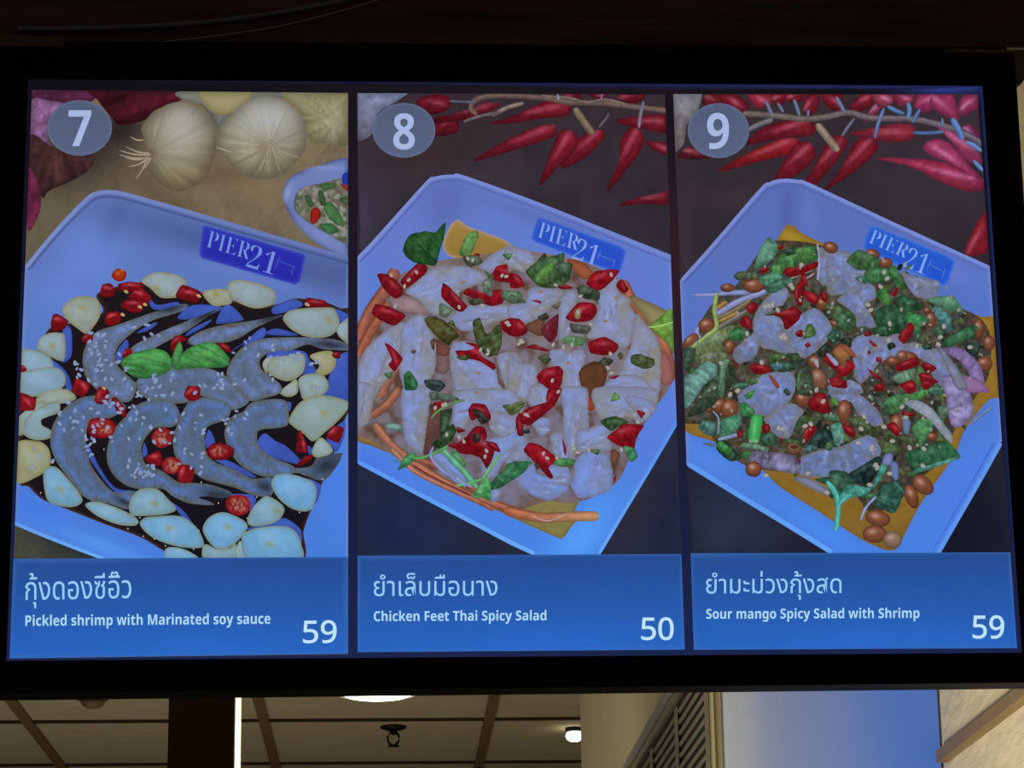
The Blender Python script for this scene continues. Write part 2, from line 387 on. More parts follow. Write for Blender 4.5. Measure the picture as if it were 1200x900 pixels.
def Z(f):
    v = FR[f]; cur[:] = [v[0], v[1], v[2]/(v[3] if len(v) > 3 else 1200.)]
def pt(s):
    if isinstance(s, str): s = [tuple(float(v) for v in q.split(',')) for q in s.split()]
    return np.array([(cur[0]+p[0]*cur[2], cur[1]+p[1]*cur[2]) for p in s])
PAGES = {7: [(37.5, 105.5), (408, 109), (408, 767), (11.5, 772)], 8: [(419, 110), (779, 111.5), (802, 762), (419, 765)], 9: [(788.5, 111.5), (1145, 112), (1190, 761), (812, 763)]}
state = dict(page=None, quad=None, z=0.0, n=0)
def clip(P, Q):
    P = [tuple(p) for p in P]; n = len(Q)
    for i in range(n):
        a = Q[i]; b = Q[(i+1) % n]; out = []
        f = lambda p: (b[0]-a[0])*(p[1]-a[1])-(b[1]-a[1])*(p[0]-a[0])
        for j in range(len(P)):
            p = P[j]; q = P[(j+1) % len(P)]; fp = f(p); fq = f(q)
            if fp >= 0: out.append(p)
            if (fp >= 0) != (fq >= 0): t = fp/(fp-fq); out.append((p[0]+(q[0]-p[0])*t, p[1]+(q[1]-p[1])*t))
        P = out
        if not P: break
    return np.array(P)
TENS = [.5]
def curve(P, seg=None, ten=None):
    P = np.asarray(P); n = len(P); out = []; k = TENS[0] if ten is None else ten
    for i in range(n):
        a, b, c, d = P[i-1], P[i], P[(i+1) % n], P[(i+2) % n]
        m = max(2, min(12, int(np.hypot(*(c-b))/1.8))) if seg is None else seg
        t = (np.arange(m)/m)[:, None]; t2 = t*t; t3 = t2*t
        out.append((2*t3-3*t2+1)*b+(t3-2*t2+t)*k*(c-a)+(-2*t3+3*t2)*c+(t3-t2)*k*(d-b))
    return np.vstack(out)
def ragged(P, amp, s=2.2):
    D = np.roll(P, -1, 0)-np.roll(P, 1, 0); D = D/(np.hypot(D[:, 0], D[:, 1])[:, None]+1e-9); N = np.stack([-D[:, 1], D[:, 0]], 1)
    return P+N*(amp*fbm(P[:, 0]/s, P[:, 1]/s, 2))[:, None]
def axis_of(P):
    m = P.mean(0); w, v = np.linalg.eigh(np.cov((P-m).T)); a = v[:, 1]; a = a if a[0] > 0 else -a
    return math.degrees(math.atan2(a[1], a[0])), math.sqrt(max(w[1], .1)), math.sqrt(max(w[0], .1)), np.array([-a[1], a[0]])
def inside(P, x, y):
    c = np.zeros(len(x), bool); n = len(P)
    for i in range(n):
        a = P[i-1]; b = P[i]
        k = ((a[1] > y) != (b[1] > y))
        with np.errstate(divide='ignore', invalid='ignore'): c ^= k & (x < (b[0]-a[0])*(y-a[1])/(b[1]-a[1]+1e-12)+a[0])
    return c
def edist(P, X):
    A = P; B = np.roll(P, -1, 0); d = np.full(len(X), 1e9)
    for a, b in zip(A, B):
        ab = b-a; L = ab@ab+1e-9; t = np.clip(((X-a)@ab)/L, 0, 1); q = X-a-t[:, None]*ab
        d = np.minimum(d, (q*q).sum(1))
    return np.sqrt(d)
class Bag:
    def __init__(s): s.V = []; s.C = []; s.F = []; s.k = 0
    def add(s, V, C, F): s.F += [tuple(i+s.k for i in f) for f in F]; s.V.append(V); s.C.append(C); s.k += len(V)
def emit(name, V, C, F, parent, kind=None, label=None):
    if len(V) < 3 or not F: return None
    me = bpy.data.meshes.new(name); me.from_pydata([tuple(v) for v in V], [], F); me.update()
    at_ = me.attributes.new('picture', 'FLOAT_COLOR', 'POINT')
    c4 = np.ones((len(V), 4), np.float32); c4[:, :3] = srgb(C); at_.data.foreach_set('color', c4.ravel())
    me.materials.append(M_lcd)
    o = bpy.data.objects.new(name, me); COL.objects.link(o); o.parent = parent
    if kind: o['kind'] = kind
    if label: o['label'] = label
    return o
def face_up(V, F):                                    # every piece of picture faces the viewer
    out = []
    for f in F:
        a, b, c = V[f[0]], V[f[1]], V[f[2]]
        nz_ = (b[0]-a[0])*(c[2]-a[2])-(b[2]-a[2])*(c[0]-a[0])
        out.append(tuple(f) if nz_ > 0 else tuple(f)[::-1])
    return out
def nextz(): state['n'] += 1; state['z'] += 5e-6; return state['z']
def shade(X, d, c, c2=None, ang=90, rim=None, rw=2.5, rs=.6, hl=(), nz=0., ns=8., mix=None, rad=None, veins=None, **k):
    """colour of every picture point: gradient, border tone, spots, grain"""
    c = np.array(c, float); g = np.tile(c, (len(X), 1))
    if c2 is not None:
        v = np.array([math.cos(math.radians(ang)), math.sin(math.radians(ang))]); t = X@v; t = (t-t.min())/(np.ptp(t)+1e-9)
        g = g+(np.array(c2, float)-c)*t[:, None]
    if mix:
        for (mc, amt, s, off) in mix:
            n_ = np.clip((fbm(X[:, 0]/s+off, X[:, 1]/s-off, 2)+.2)*1.7, 0, 1)*amt; g = g+(np.array(mc)-g)*n_[:, None]
    if rad:
        rx, ry, n_, amp = rad; th = np.arctan2(X[:, 1]-ry, X[:, 0]-rx); rr = np.hypot(X[:, 1]-ry, X[:, 0]-rx)
        g = g*(1+amp*fbm(th*n_+50, rr*.012+9, 2)*np.clip(rr/8, 0, 1))[:, None]
    if veins:
        va, vs_, amp = veins; v = np.array([math.cos(math.radians(va)), math.sin(math.radians(va))]); w = np.array([-v[1], v[0]])
        g = g*(1+amp*fbm((X@v)/vs_, (X@w)/(vs_*7), 2))[:, None]
    if rim is None: rim = c*.55
    if rs and d is not None:
        e = np.exp(-(d/rw)**1.3)*rs; g = g+(np.array(rim, float)-g)*e[:, None]
    for h in hl:
        hx, hy, a, b, an, hc, s = h
        ca, sa = math.cos(math.radians(an)), math.sin(math.radians(an)); dx = X[:, 0]-hx; dy = X[:, 1]-hy
        q = ((dx*ca+dy*sa)/a)**2+((-dx*sa+dy*ca)/b)**2; w = np.exp(-q)*s; g = g+(np.array(hc, float)-g)*w[:, None]
    if nz: g = g*(1+nz*fbm(X[:, 0]/ns+3, X[:, 1]/ns+7))[:, None]
    return np.clip(g, 0, 255)
def T(p): return (cur[0]+p[0]*cur[2], cur[1]+p[1]*cur[2])
def S(name, pts, c, c2=None, smooth=True, step=None, bag=None, kind=None, px=False, ten=None, rag=0., **k):
    """a closed outline of the picture filled with shaded colour"""
    P = np.array(pts, float) if px else pt(pts)
    if smooth: P = curve(P, ten=ten)
    if rag: P = ragged(P, rag)
    if state['quad'] is not None: P = clip(P, state['quad'])
    if len(P) < 3: return None
    keep = [0]
    for i in range(1, len(P)):
        if np.hypot(*(P[i]-P[keep[-1]])) > .25: keep.append(i)
    P = P[keep]
    if len(P) < 3: return None
    lo, hi = P.min(0), P.max(0); size = max(*(hi-lo))
    if step is None: step = max(1.3, min(3.2, size/14))
    xs, ys = np.meshgrid(np.arange(lo[0]+step/2, hi[0], step), np.arange(lo[1]+step/2, hi[1], step))
    X = np.stack([xs.ravel(), ys.ravel()], 1)
    X[:, 0] += np.where((np.round((X[:, 1]-lo[1])/step).astype(int) % 2) == 0, step*.25, -step*.25)
    if len(X):
        X = X[inside(P, X[:, 0], X[:, 1])]
        if len(X): X = X[edist(P, X) > step*.4]
    A = np.vstack([P, X]) if len(X) else P; n = len(P)
    r = delaunay_2d_cdt([Vector((float(a), float(b))) for a, b in A], [(i, (i+1) % n) for i in range(n)], [], 1, 1e-4)
    V2 = np.array([(v.x, v.y) for v in r[0]]); Fc = [tuple(f) for f in r[2]]
    if not Fc: return None
    C = shade(V2, edist(P, V2), c, c2, **k)
    Q = to_local(V2, nextz()); Fc = face_up(Q, Fc)
    if bag is not None: bag.add(Q, C, Fc); return P
    return emit(name, Q, C, Fc, state['page'], kind)
def EL(name, x, y, a, b, ang=0, c=(0, 0, 0), c2=None, wob=.05, n=14, **k):
    ca, sa = math.cos(math.radians(ang)), math.sin(math.radians(ang)); rr = random.Random(int(x*31+y*17))
    P = []
    for i in range(n):
        t = 2*math.pi*i/n; f = 1+rr.uniform(-wob, wob); u, v = a*math.cos(t)*f, b*math.sin(t)*f; P.append((x+u*ca-v*sa, y+u*sa+v*ca))
    return S(name, P, c, c2, **k)
def SW(name, pts, w, c, c2=None, hi_=None, bag=None, taper=(1, 1), edge=.72, hpos=-.25, hs=.32, nz=.16, ns=6., kind=None):
    """a ribbon of the picture along a line (twigs, stalks, noodles)"""
    P = pt(pts); out = []
    for i in range(len(P)-1):
        a, b, c_, d = P[max(i-1, 0)], P[i], P[i+1], P[min(i+2, len(P)-1)]
        m = max(3, int(np.hypot(*(c_-b))/2.5))
        for t in np.arange(m)/m: out.append(.5*(2*b+(c_-a)*t+(2*a-5*b+4*c_-d)*t*t+(3*b-a-3*c_+d)*t**3))
    out.append(P[-1]); P = np.array(out); n = len(P); D = np.gradient(P, axis=0); D /= np.hypot(D[:, 0], D[:, 1])[:, None]+1e-9
    N = np.stack([-D[:, 1], D[:, 0]], 1); u = np.linspace(0, 1, n); hw = w*cur[2]/2*(taper[0]+(taper[1]-taper[0])*u)
    hw = hw*(.55+.45*np.minimum(1, np.minimum(u, 1-u)*n/2.5))
    nv = 7; vv = np.linspace(-1, 1, nv); V2 = (P[:, None]+N[:, None]*(hw[:, None, None]*vv[None, :, None])).reshape(-1, 2)
    if state['quad'] is not None:
        q = np.array(state['quad']); cc = q.mean(0)
        for i in range(4):
            a = q[i]; b = q[(i+1) % 4]; e = b-a; nn = np.array([-e[1], e[0]])/np.hypot(*e); s = (V2-a)@nn; V2 = np.where((s < 0)[:, None], V2-nn*s[:, None], V2)
    c = np.array(c, float); cu = c+(np.array(c2, float)-c)*u[:, None] if c2 is not None else np.tile(c, (n, 1))
    C = np.repeat(cu, nv, 0); v = np.tile(vv, n)
    C = C*(1-(1-edge)*np.abs(v)**2.2)[:, None]
    h = np.array(hi_, float) if hi_ is not None else np.minimum(255, c*1.5+15)
    wgt = np.exp(-((v-hpos)/.3)**2)*hs; C = C+(h-C)*wgt[:, None]
    C = C*(1+nz*fbm(V2[:, 0]/ns, V2[:, 1]/ns))[:, None]
    z = nextz(); Q = to_local(V2, z); Q[:, 1] -= np.repeat(u, nv)*2e-6
    Fc = face_up(Q, [(i*nv+j, i*nv+j+1, (i+1)*nv+j+1, (i+1)*nv+j) for i in range(n-1) for j in range(nv-1)])
    if bag is not None: bag.add(Q, C, Fc); return
    return emit(name, Q, C, Fc, state['page'], kind)
def TX(name, body, quad, c, c2=None, bold=0., space=1.0, parent=None):
    """writing fitted into a four-cornered field (top left, top right, bottom right, bottom left)"""
    cu = bpy.data.curves.new('writing', 'FONT'); cu.body = body; cu.offset = bold; cu.resolution_u = 6; cu.space_character = space
    to = bpy.data.objects.new('writing', cu); COL.objects.link(to); bpy.context.view_layer.update()
    me = bpy.data.meshes.new_from_object(to.evaluated_get(bpy.context.evaluated_depsgraph_get()))
    V = np.array([(v.co.x, v.co.y) for v in me.vertices]); Fc = [tuple(p.vertices) for p in me.polygons]
    bpy.data.objects.remove(to); bpy.data.curves.remove(cu); bpy.data.meshes.remove(me)
    lo, hi = V.min(0), V.max(0); t = (V-lo)/(hi-lo); u = t[:, :1]; v = 1-t[:, 1:]; q = np.array(quad, float)
    P = q[0]*(1-u)*(1-v)+q[1]*u*(1-v)+q[2]*u*v+q[3]*(1-u)*v
    c = np.array(c, float); C = np.tile(c, (len(P), 1)) if c2 is None else c+(np.array(c2, float)-c)*u
    Q = to_local(P, nextz()); return emit(name, Q, C, face_up(Q, Fc), state['page'])
def page(no, name, c, c2, label, **k):
    state['page'] = None; state['quad'] = None; state['page'] = tv
    o = S('menu_page', PAGES[no], c, c2, smooth=False, px=True, step=5, **k); o['label'] = label
    state['page'] = o; state['quad'] = PAGES[no]; return o
def finish(bag, name, kind=None): return emit(name, np.vstack(bag.V), np.vstack(bag.C), bag.F, state['page'], kind) if bag.V else None
def mixc(a, b, t): t = min(1, max(0, t)); return tuple(a[i]+(b[i]-a[i])*t for i in range(3))
def cen_(pts): P = pt(pts); return P.mean(0), P
# kinds of pictured food -------------------------------------------------------------------------------------
def garlic(pts, warm=0., hole=None):
    m, P = cen_(pts); t = (m[1]-330)/270
    base = mixc((142, 160, 172), (104, 168, 222), t); base = mixc(base, (158, 152, 104), warm)
    hl = [(m[0]-3, m[1]-3, 14, 9, 20, mixc(base, (170, 195, 225), .6), .45)]
    if hole: h = T(hole); hl += [(h[0], h[1], 5, 3.5, 20, mixc(base, (140, 130, 50), .75), .8)]
    return S('pictured_garlic_slice', pts, base, tuple(v*.93 for v in base), rim=mixc(base, (120, 112, 62), .75), rw=2.2, rs=.85, hl=hl, nz=.06, ns=7)
def shrimp(pts, hl=(), seg=35, tail=None):
    m, P = cen_(pts); t = (m[1]-400)/180
    c = mixc((98, 114, 148), (78, 100, 132), t); sp = []
    rr = random.Random(int(m[0]*7)); dn = curve(P); D = np.roll(dn, -1, 0)-np.roll(dn, 1, 0)
    for i in range(0, len(dn), 8):
        nrm = np.array([-D[i][1], D[i][0]]); nrm = nrm/(np.hypot(*nrm)+1e-9); nrm = nrm if inside(dn, np.array([dn[i][0]+nrm[0]*4]), np.array([dn[i][1]+nrm[1]*4]))[0] else -nrm
        q = dn[i]+nrm*rr.uniform(6, 11); ta = math.degrees(math.atan2(D[i][1], D[i][0]))
        sp.append((q[0], q[1], rr.uniform(6, 10), rr.uniform(2.5, 5), ta+rr.uniform(-25, 25), mixc((112, 138, 204), (78, 120, 208), t), rr.uniform(.2, .65)))
        if i % 16 == 0: q = dn[i]+nrm*5; sp.append((q[0], q[1], 7, .9, math.degrees(math.atan2(nrm[1], nrm[0]))+rr.uniform(-20, 20), (56, 60, 58), .36))
    if tail: h = T(tail[:2]); sp.append((h[0], h[1], tail[2]*cur[2], tail[3]*cur[2], tail[4], (38, 44, 52), .9))
    return S('pictured_shrimp', pts, c, mixc(c, (84, 96, 112), .5), rim=(90, 90, 72), rw=3, rs=.75, hl=list(sp)+list(hl), nz=.09, ns=3, step=1.6, mix=[((70, 82, 92), .3, 9, 2.)])
def chili(pts, c=(146, 22, 30), lite=(208, 110, 120), s=.6, name='pictured_chilli_piece', nz=.2, ten=.3):
    m, P = cen_(pts); an, l, w, nn = axis_of(curve(P)); c = np.array(c)*(.92+.16*((int(m[0]*3+m[1]*5) % 7)/6))
    h = m-nn*w*.55 if nn[1] > 0 else m+nn*w*.55; g = 2*m-h
    return S(name, pts, c, tuple(v*.82 for v in c), ten=ten, rag=.45, rim=tuple(v*.5 for v in c), rw=1.4, rs=.65, step=1.4, mix=[((84, 10, 18), .6, 3.5, m[0])],
             hl=[(h[0]-1, h[1], max(1.5, l*.7), max(.9, w*.28), an, lite, s), (g[0], g[1], max(1.5, l*.8), max(1, w*.3), an, (92, 10, 16), .5)], nz=nz, ns=3)
def ring(x, y, a, b, ang=0):
    p = T((x, y)); q = cur[2]
    return EL('pictured_chilli_ring', x, y, a, b, ang, (112, 42, 40), rim=(134, 18, 26), rw=min(a, b)*q*.55, rs=1., mix=[((192, 156, 122), .95, 2.6, 4.)], step=1.2)
def leaf(pts, c=(60, 120, 62), name='pictured_herb_leaf', va=None, amp=.3, lite=None, s=.4, ten=.3, rag=.8, blotch=1):
    m, P = cen_(pts); an, l, w, nn = axis_of(curve(P)); c = np.array(c, float); lite = lite or mixc(tuple(c), (150, 196, 178), .6)
    h = m-nn*w*.5 if nn[1] > 0 else m+nn*w*.5
    return S(name, pts, c, tuple(v*.74 for v in c), ten=ten, rag=rag, rim=tuple(v*.5 for v in c), rw=1.5, rs=.55, step=1.6, veins=(an if va is None else va, 1.9, amp),
             mix=[(tuple(c*.5), .5, 6, m[0]), (lite, .28, 4, m[1])] if blotch else None, hl=[(h[0], h[1], max(2, l*.6), max(1, w*.3), an, lite, s)], nz=.15, ns=3)
def flesh(pts, c=(124, 138, 194), rim=(130, 126, 128), warm=.0, name='pictured_chicken_foot', seed=1., amt=.5):
    m, P = cen_(pts); an, l, w, nn = axis_of(curve(P)); c = mixc(c, (94, 130, 222), (m[1]-450)/260); rim = mixc(rim, (106, 124, 176), (m[1]-470)/180); c = mixc(c, (138, 136, 134), warm*.8)
    yel = mixc((138, 132, 112), (104, 122, 172), (m[1]-480)/150); h = m-nn*w*.4; g = m+nn*w*.7
    rr = random.Random(int(m[0]*13+m[1])); ex = []
    for i in range(4):
        q = m+(h-g)/(w+1e-6)*rr.uniform(-.5, .5)*w+np.array([math.cos(math.radians(an)), math.sin(math.radians(an))])*l*rr.uniform(-.9, .9)
        ex.append((q[0], q[1], l*rr.uniform(.25, .6), 1.0, an+rr.uniform(-14, 14), (104, 96, 98), .45)); q = q+np.array([rr.uniform(-4, 4), rr.uniform(2, 5)])
        ex.append((q[0], q[1], rr.uniform(2, 5), 1.1, an+rr.uniform(-30, 30), (168, 182, 236), .6))
    return S(name, pts, c, mixc(c, yel, .35), ang=20, ten=.42, rag=1.0, rim=mixc(rim, (96, 84, 78), .45), rw=2.4, rs=.75, step=2, mix=[(yel, .45, 16, seed), (mixc((140, 156, 214), (112, 150, 236), (m[1]-440)/220), .5, 9, seed+5)],
             hl=[(h[0], h[1], l*.8, w*.4, an, mixc((136, 152, 212), (106, 148, 240), (m[1]-440)/220), .6), (g[0], g[1], l*.7, w*.3, an, yel, .5)]+ex, nz=.06, ns=4)
def peanut(x, y, a, b, ang=0, c=(142, 84, 58)):
    p = T((x, y)); q = cur[2]
    return EL('pictured_peanut', x, y, a, b, ang, c, tuple(v*.72 for v in c), rim=tuple(v*.45 for v in c), rw=2.0, rs=.75,
              hl=[(p[0]-a*q*.2, p[1]-b*q*.3, a*q*.35, b*q*.28, ang, (200, 168, 160), .7)], nz=.08, ns=4, wob=.03)
def pepper(pts, c=(138, 26, 44), lite=(190, 105, 130), s=.5):
    m, P = cen_(pts); e = P.max(0)-P.min(0); k = int(np.argmax(np.hypot(*(P-m).T))); far = P[k]; ax = (far-m); an = math.degrees(math.atan2(ax[1], ax[0]))
    h = m-ax*.3
    return S('pictured_dried_chilli', pts, c, tuple(v*.72 for v in c), rim=tuple(v*.5 for v in c), rw=3, rs=.7,
             hl=[(h[0]-2, h[1]-3, np.hypot(*ax)*.45, 2.6, an, lite, s), (m[0]-1, m[1]-2, np.hypot(*ax)*.5, 1.4, an+6, lite, s*.45)], nz=.2, ns=5)

def rib(P, w, c, c2=None, **k): return SW('pictured_plate_rim', P, w, c, c2, hs=0, nz=.02, edge=.97, **k)

# ------------------------------------------------------------------ what the screen shows
state['page'] = tv; state['quad'] = None
S('display_panel', INN, (16, 15, 22), (27, 36, 76), smooth=False, px=True, step=8, rs=0, ang=90,
  hl=[(1108, 100, 55, 10, 0, (52, 74, 165), .95), (783, 330, 26, 170, 0, (52, 30, 36), .85), (795, 330, 26, 100, 0, (52, 30, 36), .5), (414, 250, 10, 160, 0, (36, 24, 34), .8), (600, 104, 230, 10, 0, (40, 28, 38), .6), (1170, 560, 25, 200, 0, (24, 26, 48), .5)])

# ---- page 7
page(7, 'menu_page', (126, 110, 86), (54, 58, 52), 'left page of the menu showing dish 7', ang=98, rs=0, veins=(-28, 3.0, .10), nz=.10, ns=40,
     hl=[(140, 152, 36, 20, -10, (34, 28, 28), .9), (90, 180, 70, 40, -20, (44, 36, 38), .85), (250, 205, 60, 14, 0, (92, 76, 58), .7), (330, 225, 60, 22, 10, (134, 114, 88), .5), (60, 290, 30, 40, 0, (100, 92, 72), .6), (190, 232, 50, 12, 25, (84, 70, 54), .5), (95, 640, 60, 20, 24, (34, 42, 46), .9)])
Z('A')
for p, c in (('108,70 312,70 312,108 250,118 150,114 106,110', (104, 46, 82)), ('315,70 612,70 600,110 520,140 480,175 400,190 370,160 330,110', (78, 24, 36)),
             ('104,110 165,108 225,125 165,180 165,250 205,285 130,262 102,235', (148, 104, 152)), ('100,222 190,270 312,290 298,340 230,382 165,410 140,432 98,335', (82, 50, 52)),
             ('96,345 122,372 137,430 130,490 92,540', (132, 48, 88))):
    S('pictured_shallot', p, c, tuple(v*.75 for v in c), rw=6, rs=.7, nz=.3, ns=8, rad=(*T((190, 200)), 9, .5))
Z('A')
S('pictured_garlic_bulb', '610,76 960,76 930,104 840,112 740,200 680,130 620,110', (140, 142, 128), (104, 104, 104), rw=7, rs=.6, rad=(*T((760, 60)), 8, .3))
S('pictured_garlic_bulb', '670,78 835,78 820,120 760,156 700,140', (158, 150, 108), rw=6, rs=.5)
S('pictured_garlic_bulb', '950,80 1180,80 1180,246 1080,250 1035,240 1000,140', (158, 154, 116), (118, 112, 86), rw=9, rs=.6, rad=(*T((1120, 180)), 9, .35), hl=[(*T((1120, 190)), 12, 22, 20, (176, 172, 150), .5)])
b1 = '475,195 520,145 580,115 640,120 700,165 724,225 715,310 680,375 620,408 570,405 510,365 485,300 482,240'
S('pictured_garlic_bulb', b1, (156, 152, 140), (128, 116, 84), rim=(84, 74, 58), rw=12, rs=.8, rad=(*T((505, 285)), 8, .24), hl=[(*T((610, 210)), 28, 34, 20, (186, 186, 182), .55), (*T((505, 285)), 7, 6, 0, (96, 80, 60), .6)], step=2)
b2 = '735,200 790,140 840,105 910,95 980,130 1025,220 1010,290 950,350 880,372 800,350 755,300 725,265'
S('pictured_garlic_bulb', b2, (164, 164, 156), (138, 130, 100), rim=(90, 84, 68), rw=12, rs=.8, rad=(*T((900, 262)), 9, .24), hl=[(*T((900, 160)), 40, 24, 0, (190, 194, 200), .5), (*T((880, 265)), 9, 8, 0, (120, 108, 86), .6)], step=2)
root = Bag()
for i, (x0, y0, x1, y1) in enumerate(((505, 290, 400, 275), (500, 285, 420, 262), (500, 300, 430, 330), (490, 310, 455, 370), (495, 300, 420, 300), (480, 240, 435, 228), (505, 300, 470, 345), (725, 265, 850, 290), (900, 265, 870, 340), (905, 265, 900, 345), (910, 260, 940, 350), (900, 255, 1005, 300), (500, 300, 400, 290))):
    SW('root', [(x0, y0), ((x0+x1)/2, (y0+y1)/2+6), (x1, y1)], 7, (150, 140, 118), bag=root, taper=(1.3, .4))
finish(root, 'pictured_garlic_roots', 'stuff')
S('pictured_sauce_bowl', '948,412 975,362 1060,328 1190,322 1190,632 1100,610 1010,545 960,472', (112, 128, 184), (96, 112, 168), rim=(62, 72, 108), rw=3, rs=.8, hl=[(*T((960, 420)), 5, 14, 20, (150, 166, 216), .7), (*T((1060, 332)), 30, 3, 0, (150, 166, 216), .6), (*T((1080, 570)), 40, 10, 30, (128, 142, 196), .6)])
S('pictured_bowl_sauce', '984,462 1000,408 1060,388 1190,382 1190,585 1080,545 1010,500', (118, 116, 108), rim=(84, 84, 92), mix=[((70, 92, 56), .8, 7, 1.), ((160, 160, 160), .8, 4, 5.), ((86, 70, 52), .6, 5, 9.)], step=1.6)
for p, c in (('1020,430 1035,425 1050,455 1035,465', (60, 100, 60)), ('1040,480 1060,465 1075,490 1055,520 1040,515', (158, 34, 26)), ('1065,415 1080,410 1090,450 1075,460', (66, 100, 62)), ('1085,460 1110,450 1150,510 1130,525 1095,490', (72, 120, 70)), ('1070,525 1110,520 1135,545 1100,555', (62, 110, 66)), ('1140,390 1166,385 1166,412', (150, 50, 36)), ('1070,390 1125,385 1120,400 1085,408', (70, 104, 66)), ('1135,440 1166,430 1166,460', (74, 100, 66))):
    S('pictured_herb_piece', p, c, nz=.2)
S('pictured_bowl_mark', '1148,355 1180,350 1180,388 1150,388', (40, 60, 180))
# the plate
Z('X')
S('pictured_plate', '4,345 32,311 66,268 101,231 112,225 132,223 150,226 200,240 300,269 425,306 425,670 122,656 60,631 2,607', (98, 118, 178), (70, 124, 220), smooth=False, rim=(120, 140, 196), rw=2.2, rs=.7, step=4,
  hl=[(290, 296, 190, 22, 16, (72, 88, 146), .85), (395, 320, 60, 30, 10, (80, 94, 146), .6), (132, 262, 12, 34, 30, (72, 90, 150), .6), (60, 300, 16, 50, 42, (92, 112, 176), .5), (105, 300, 40, 40, 0, (106, 136, 216), .7), (70, 345, 40, 30, 0, (100, 132, 214), .6), (45, 600, 40, 16, 24, (70, 122, 232), .7), (120, 640, 60, 10, 20, (92, 160, 250), .6), (395, 560, 18, 70, 0, (70, 128, 232), .7), (290, 322, 90, 9, 16, (104, 128, 206), .6)])
rib([(30, 314), (66, 270.5), (101, 234), (114, 226.5), (131, 225), (150, 228.5), (200, 242.5), (300, 271.5), (409, 303)], 4.5, (122, 140, 196), (100, 116, 172))
rib([(33, 317), (68, 275), (104, 239), (118, 231.5), (134, 231), (152, 235), (200, 248.5), (300, 277.5), (409, 309)], 3, (78, 96, 152), (72, 88, 142))
rib([(14, 612), (62, 632), (122, 655)], 4, (96, 156, 240), (110, 170, 246))
S('pictured_plate_logo', '237,266 241,264 356,297.5 358,301 352,330 346,334 237,303 233.5,299', (44, 48, 172), (38, 40, 160), smooth=False, rim=(70, 86, 190), rw=2, rs=.9)
TX('logo_name', '𝐏𝐈𝐄𝐑', [(246, 270), (296, 285.5), (291.5, 304.5), (241.5, 289)], (116, 142, 218), bold=-.018)
TX('logo_number', '𝟐𝟏', [(295, 286), (327, 297), (320, 322), (288, 312)], (116, 142, 218), bold=-.018)
bg_ = Bag(); SW('m', [(324, 304), (346, 314)], 1.4, (66, 84, 196), bag=bg_, hs=0); SW('m', [(328, 300), (322, 316)], 2, (66, 84, 196), bag=bg_, hs=0); SW('m', [(345, 311), (341, 323)], 2, (66, 84, 196), bag=bg_, hs=0)
finish(bg_, 'logo_windmill')
# the soy sauce and what lies in it
S('pictured_soy_sauce', '113,346 133,337 165,331 200,339 240,344 270,352 300,357 322,357 344,350 362,351 384,355 398,361 425,372 425,480 408,484 393,527 379,563 365,597 356,622 348,662 232,662 165,630 127,616 84,599 51,586 34,571 20,560 14,480 22,450 40,420 58,385 85,378 120,366', (27, 22, 26), (20, 18, 26), rim=(84, 50, 34), rw=2.2, rs=.8, step=3.5)
Z('B')
rfl = Bag()
def refl(f, *L):
    Z(f)
    for p in L: S('r', p, (66, 92, 184), (56, 80, 168), rs=.25, rw=2, bag=rfl, nz=.1)
refl('B', '370,430 415,425 422,560 400,610 358,612', '270,590 350,640 400,700 422,785 388,785 370,700 300,640', '680,570 740,490 752,540 720,600 690,625', '870,235 920,285 1040,270 1040,305 900,312', '800,450 900,392 920,400 860,440')
refl('C', '40,360 130,288 300,300 240,340 100,372', '265,388 330,283 425,362 400,382 300,397', '90,470 120,430 238,372 200,412', '440,500 540,420 552,470 440,542', '560,460 620,425 745,465', '598,302 720,256 772,292 620,342', '960,310 1060,352 1060,376 985,382', '780,558 820,620 862,692 775,695 770,620', '925,720 962,602 1060,580 1060,840 895,832', '560,600 600,560 780,560 800,640 720,720 600,700', '0,640 60,660 40,700 0,690', '350,560 440,500 420,520')
refl('E', '188,232 213,160 247,230 208,262', '480,230 520,180 580,220 640,250 722,332 700,350 560,312 500,272', '240,322 330,335 475,420 400,410', '425,705 520,690 620,650 700,690 727,740 716,860 690,722 620,700 450,717', '0,560 80,620 152,740 142,805 120,730 60,640', '868,200 962,112 962,200 922,282 900,262', '640,10 670,10 660,60', '330,520 440,520 475,550 440,610 420,560', '760,440 810,450 835,480 800,570', '760,250 790,270 770,300')
refl('D', '488,240 560,380 640,480 745,500 640,504 530,372 485,290', '800,230 820,290 790,310', '640,500 750,500 740,540 660,530')
finish(rfl, 'pictured_sauce_reflections', 'stuff')
Z('B')
garlic('365,310 430,245 510,235 575,260 588,340 560,400 510,454 460,430 390,370', .45, (485, 308))
garlic('830,150 880,105 960,95 1050,115 1095,150 1075,210 1050,240 960,248 920,230 880,190', .15, (915, 190))
garlic('215,540 240,480 290,452 350,450 380,470 380,600 340,612 260,570', .2, (308, 530))
garlic('110,560 200,552 270,575 305,610 310,680 240,720 110,735', .05); garlic('110,690 200,665 310,650 370,680 385,740 340,790 200,825 110,800', .1)
garlic('205,850 250,800 330,780 400,785 447,830 400,860 330,870 220,905', .6)
Z('D')
garlic('100,100 160,40 230,0 260,30 200,90 140,180 100,185', .4)
garlic('130,180 150,90 230,30 320,0 330,60 260,90 230,105 235,135 285,165 280,205 200,218', .3)
garlic('90,240 200,222 260,250 282,310 270,370 200,425 90,448', .85, (190, 265))
Z('C')
garlic('330,195 350,150 430,142 560,175 612,215 607,275 560,300 490,308 420,285 360,250', .15)
garlic('188,225 220,200 320,195 350,230 358,275 300,292 240,287', .7, (265, 225))
garlic('658,360 700,320 800,305 940,303 970,330 990,400 950,460 880,480 790,472 720,440 675,400', .2, (930, 380))
garlic('972,440 990,400 1060,365 1060,512 1000,487', .2)
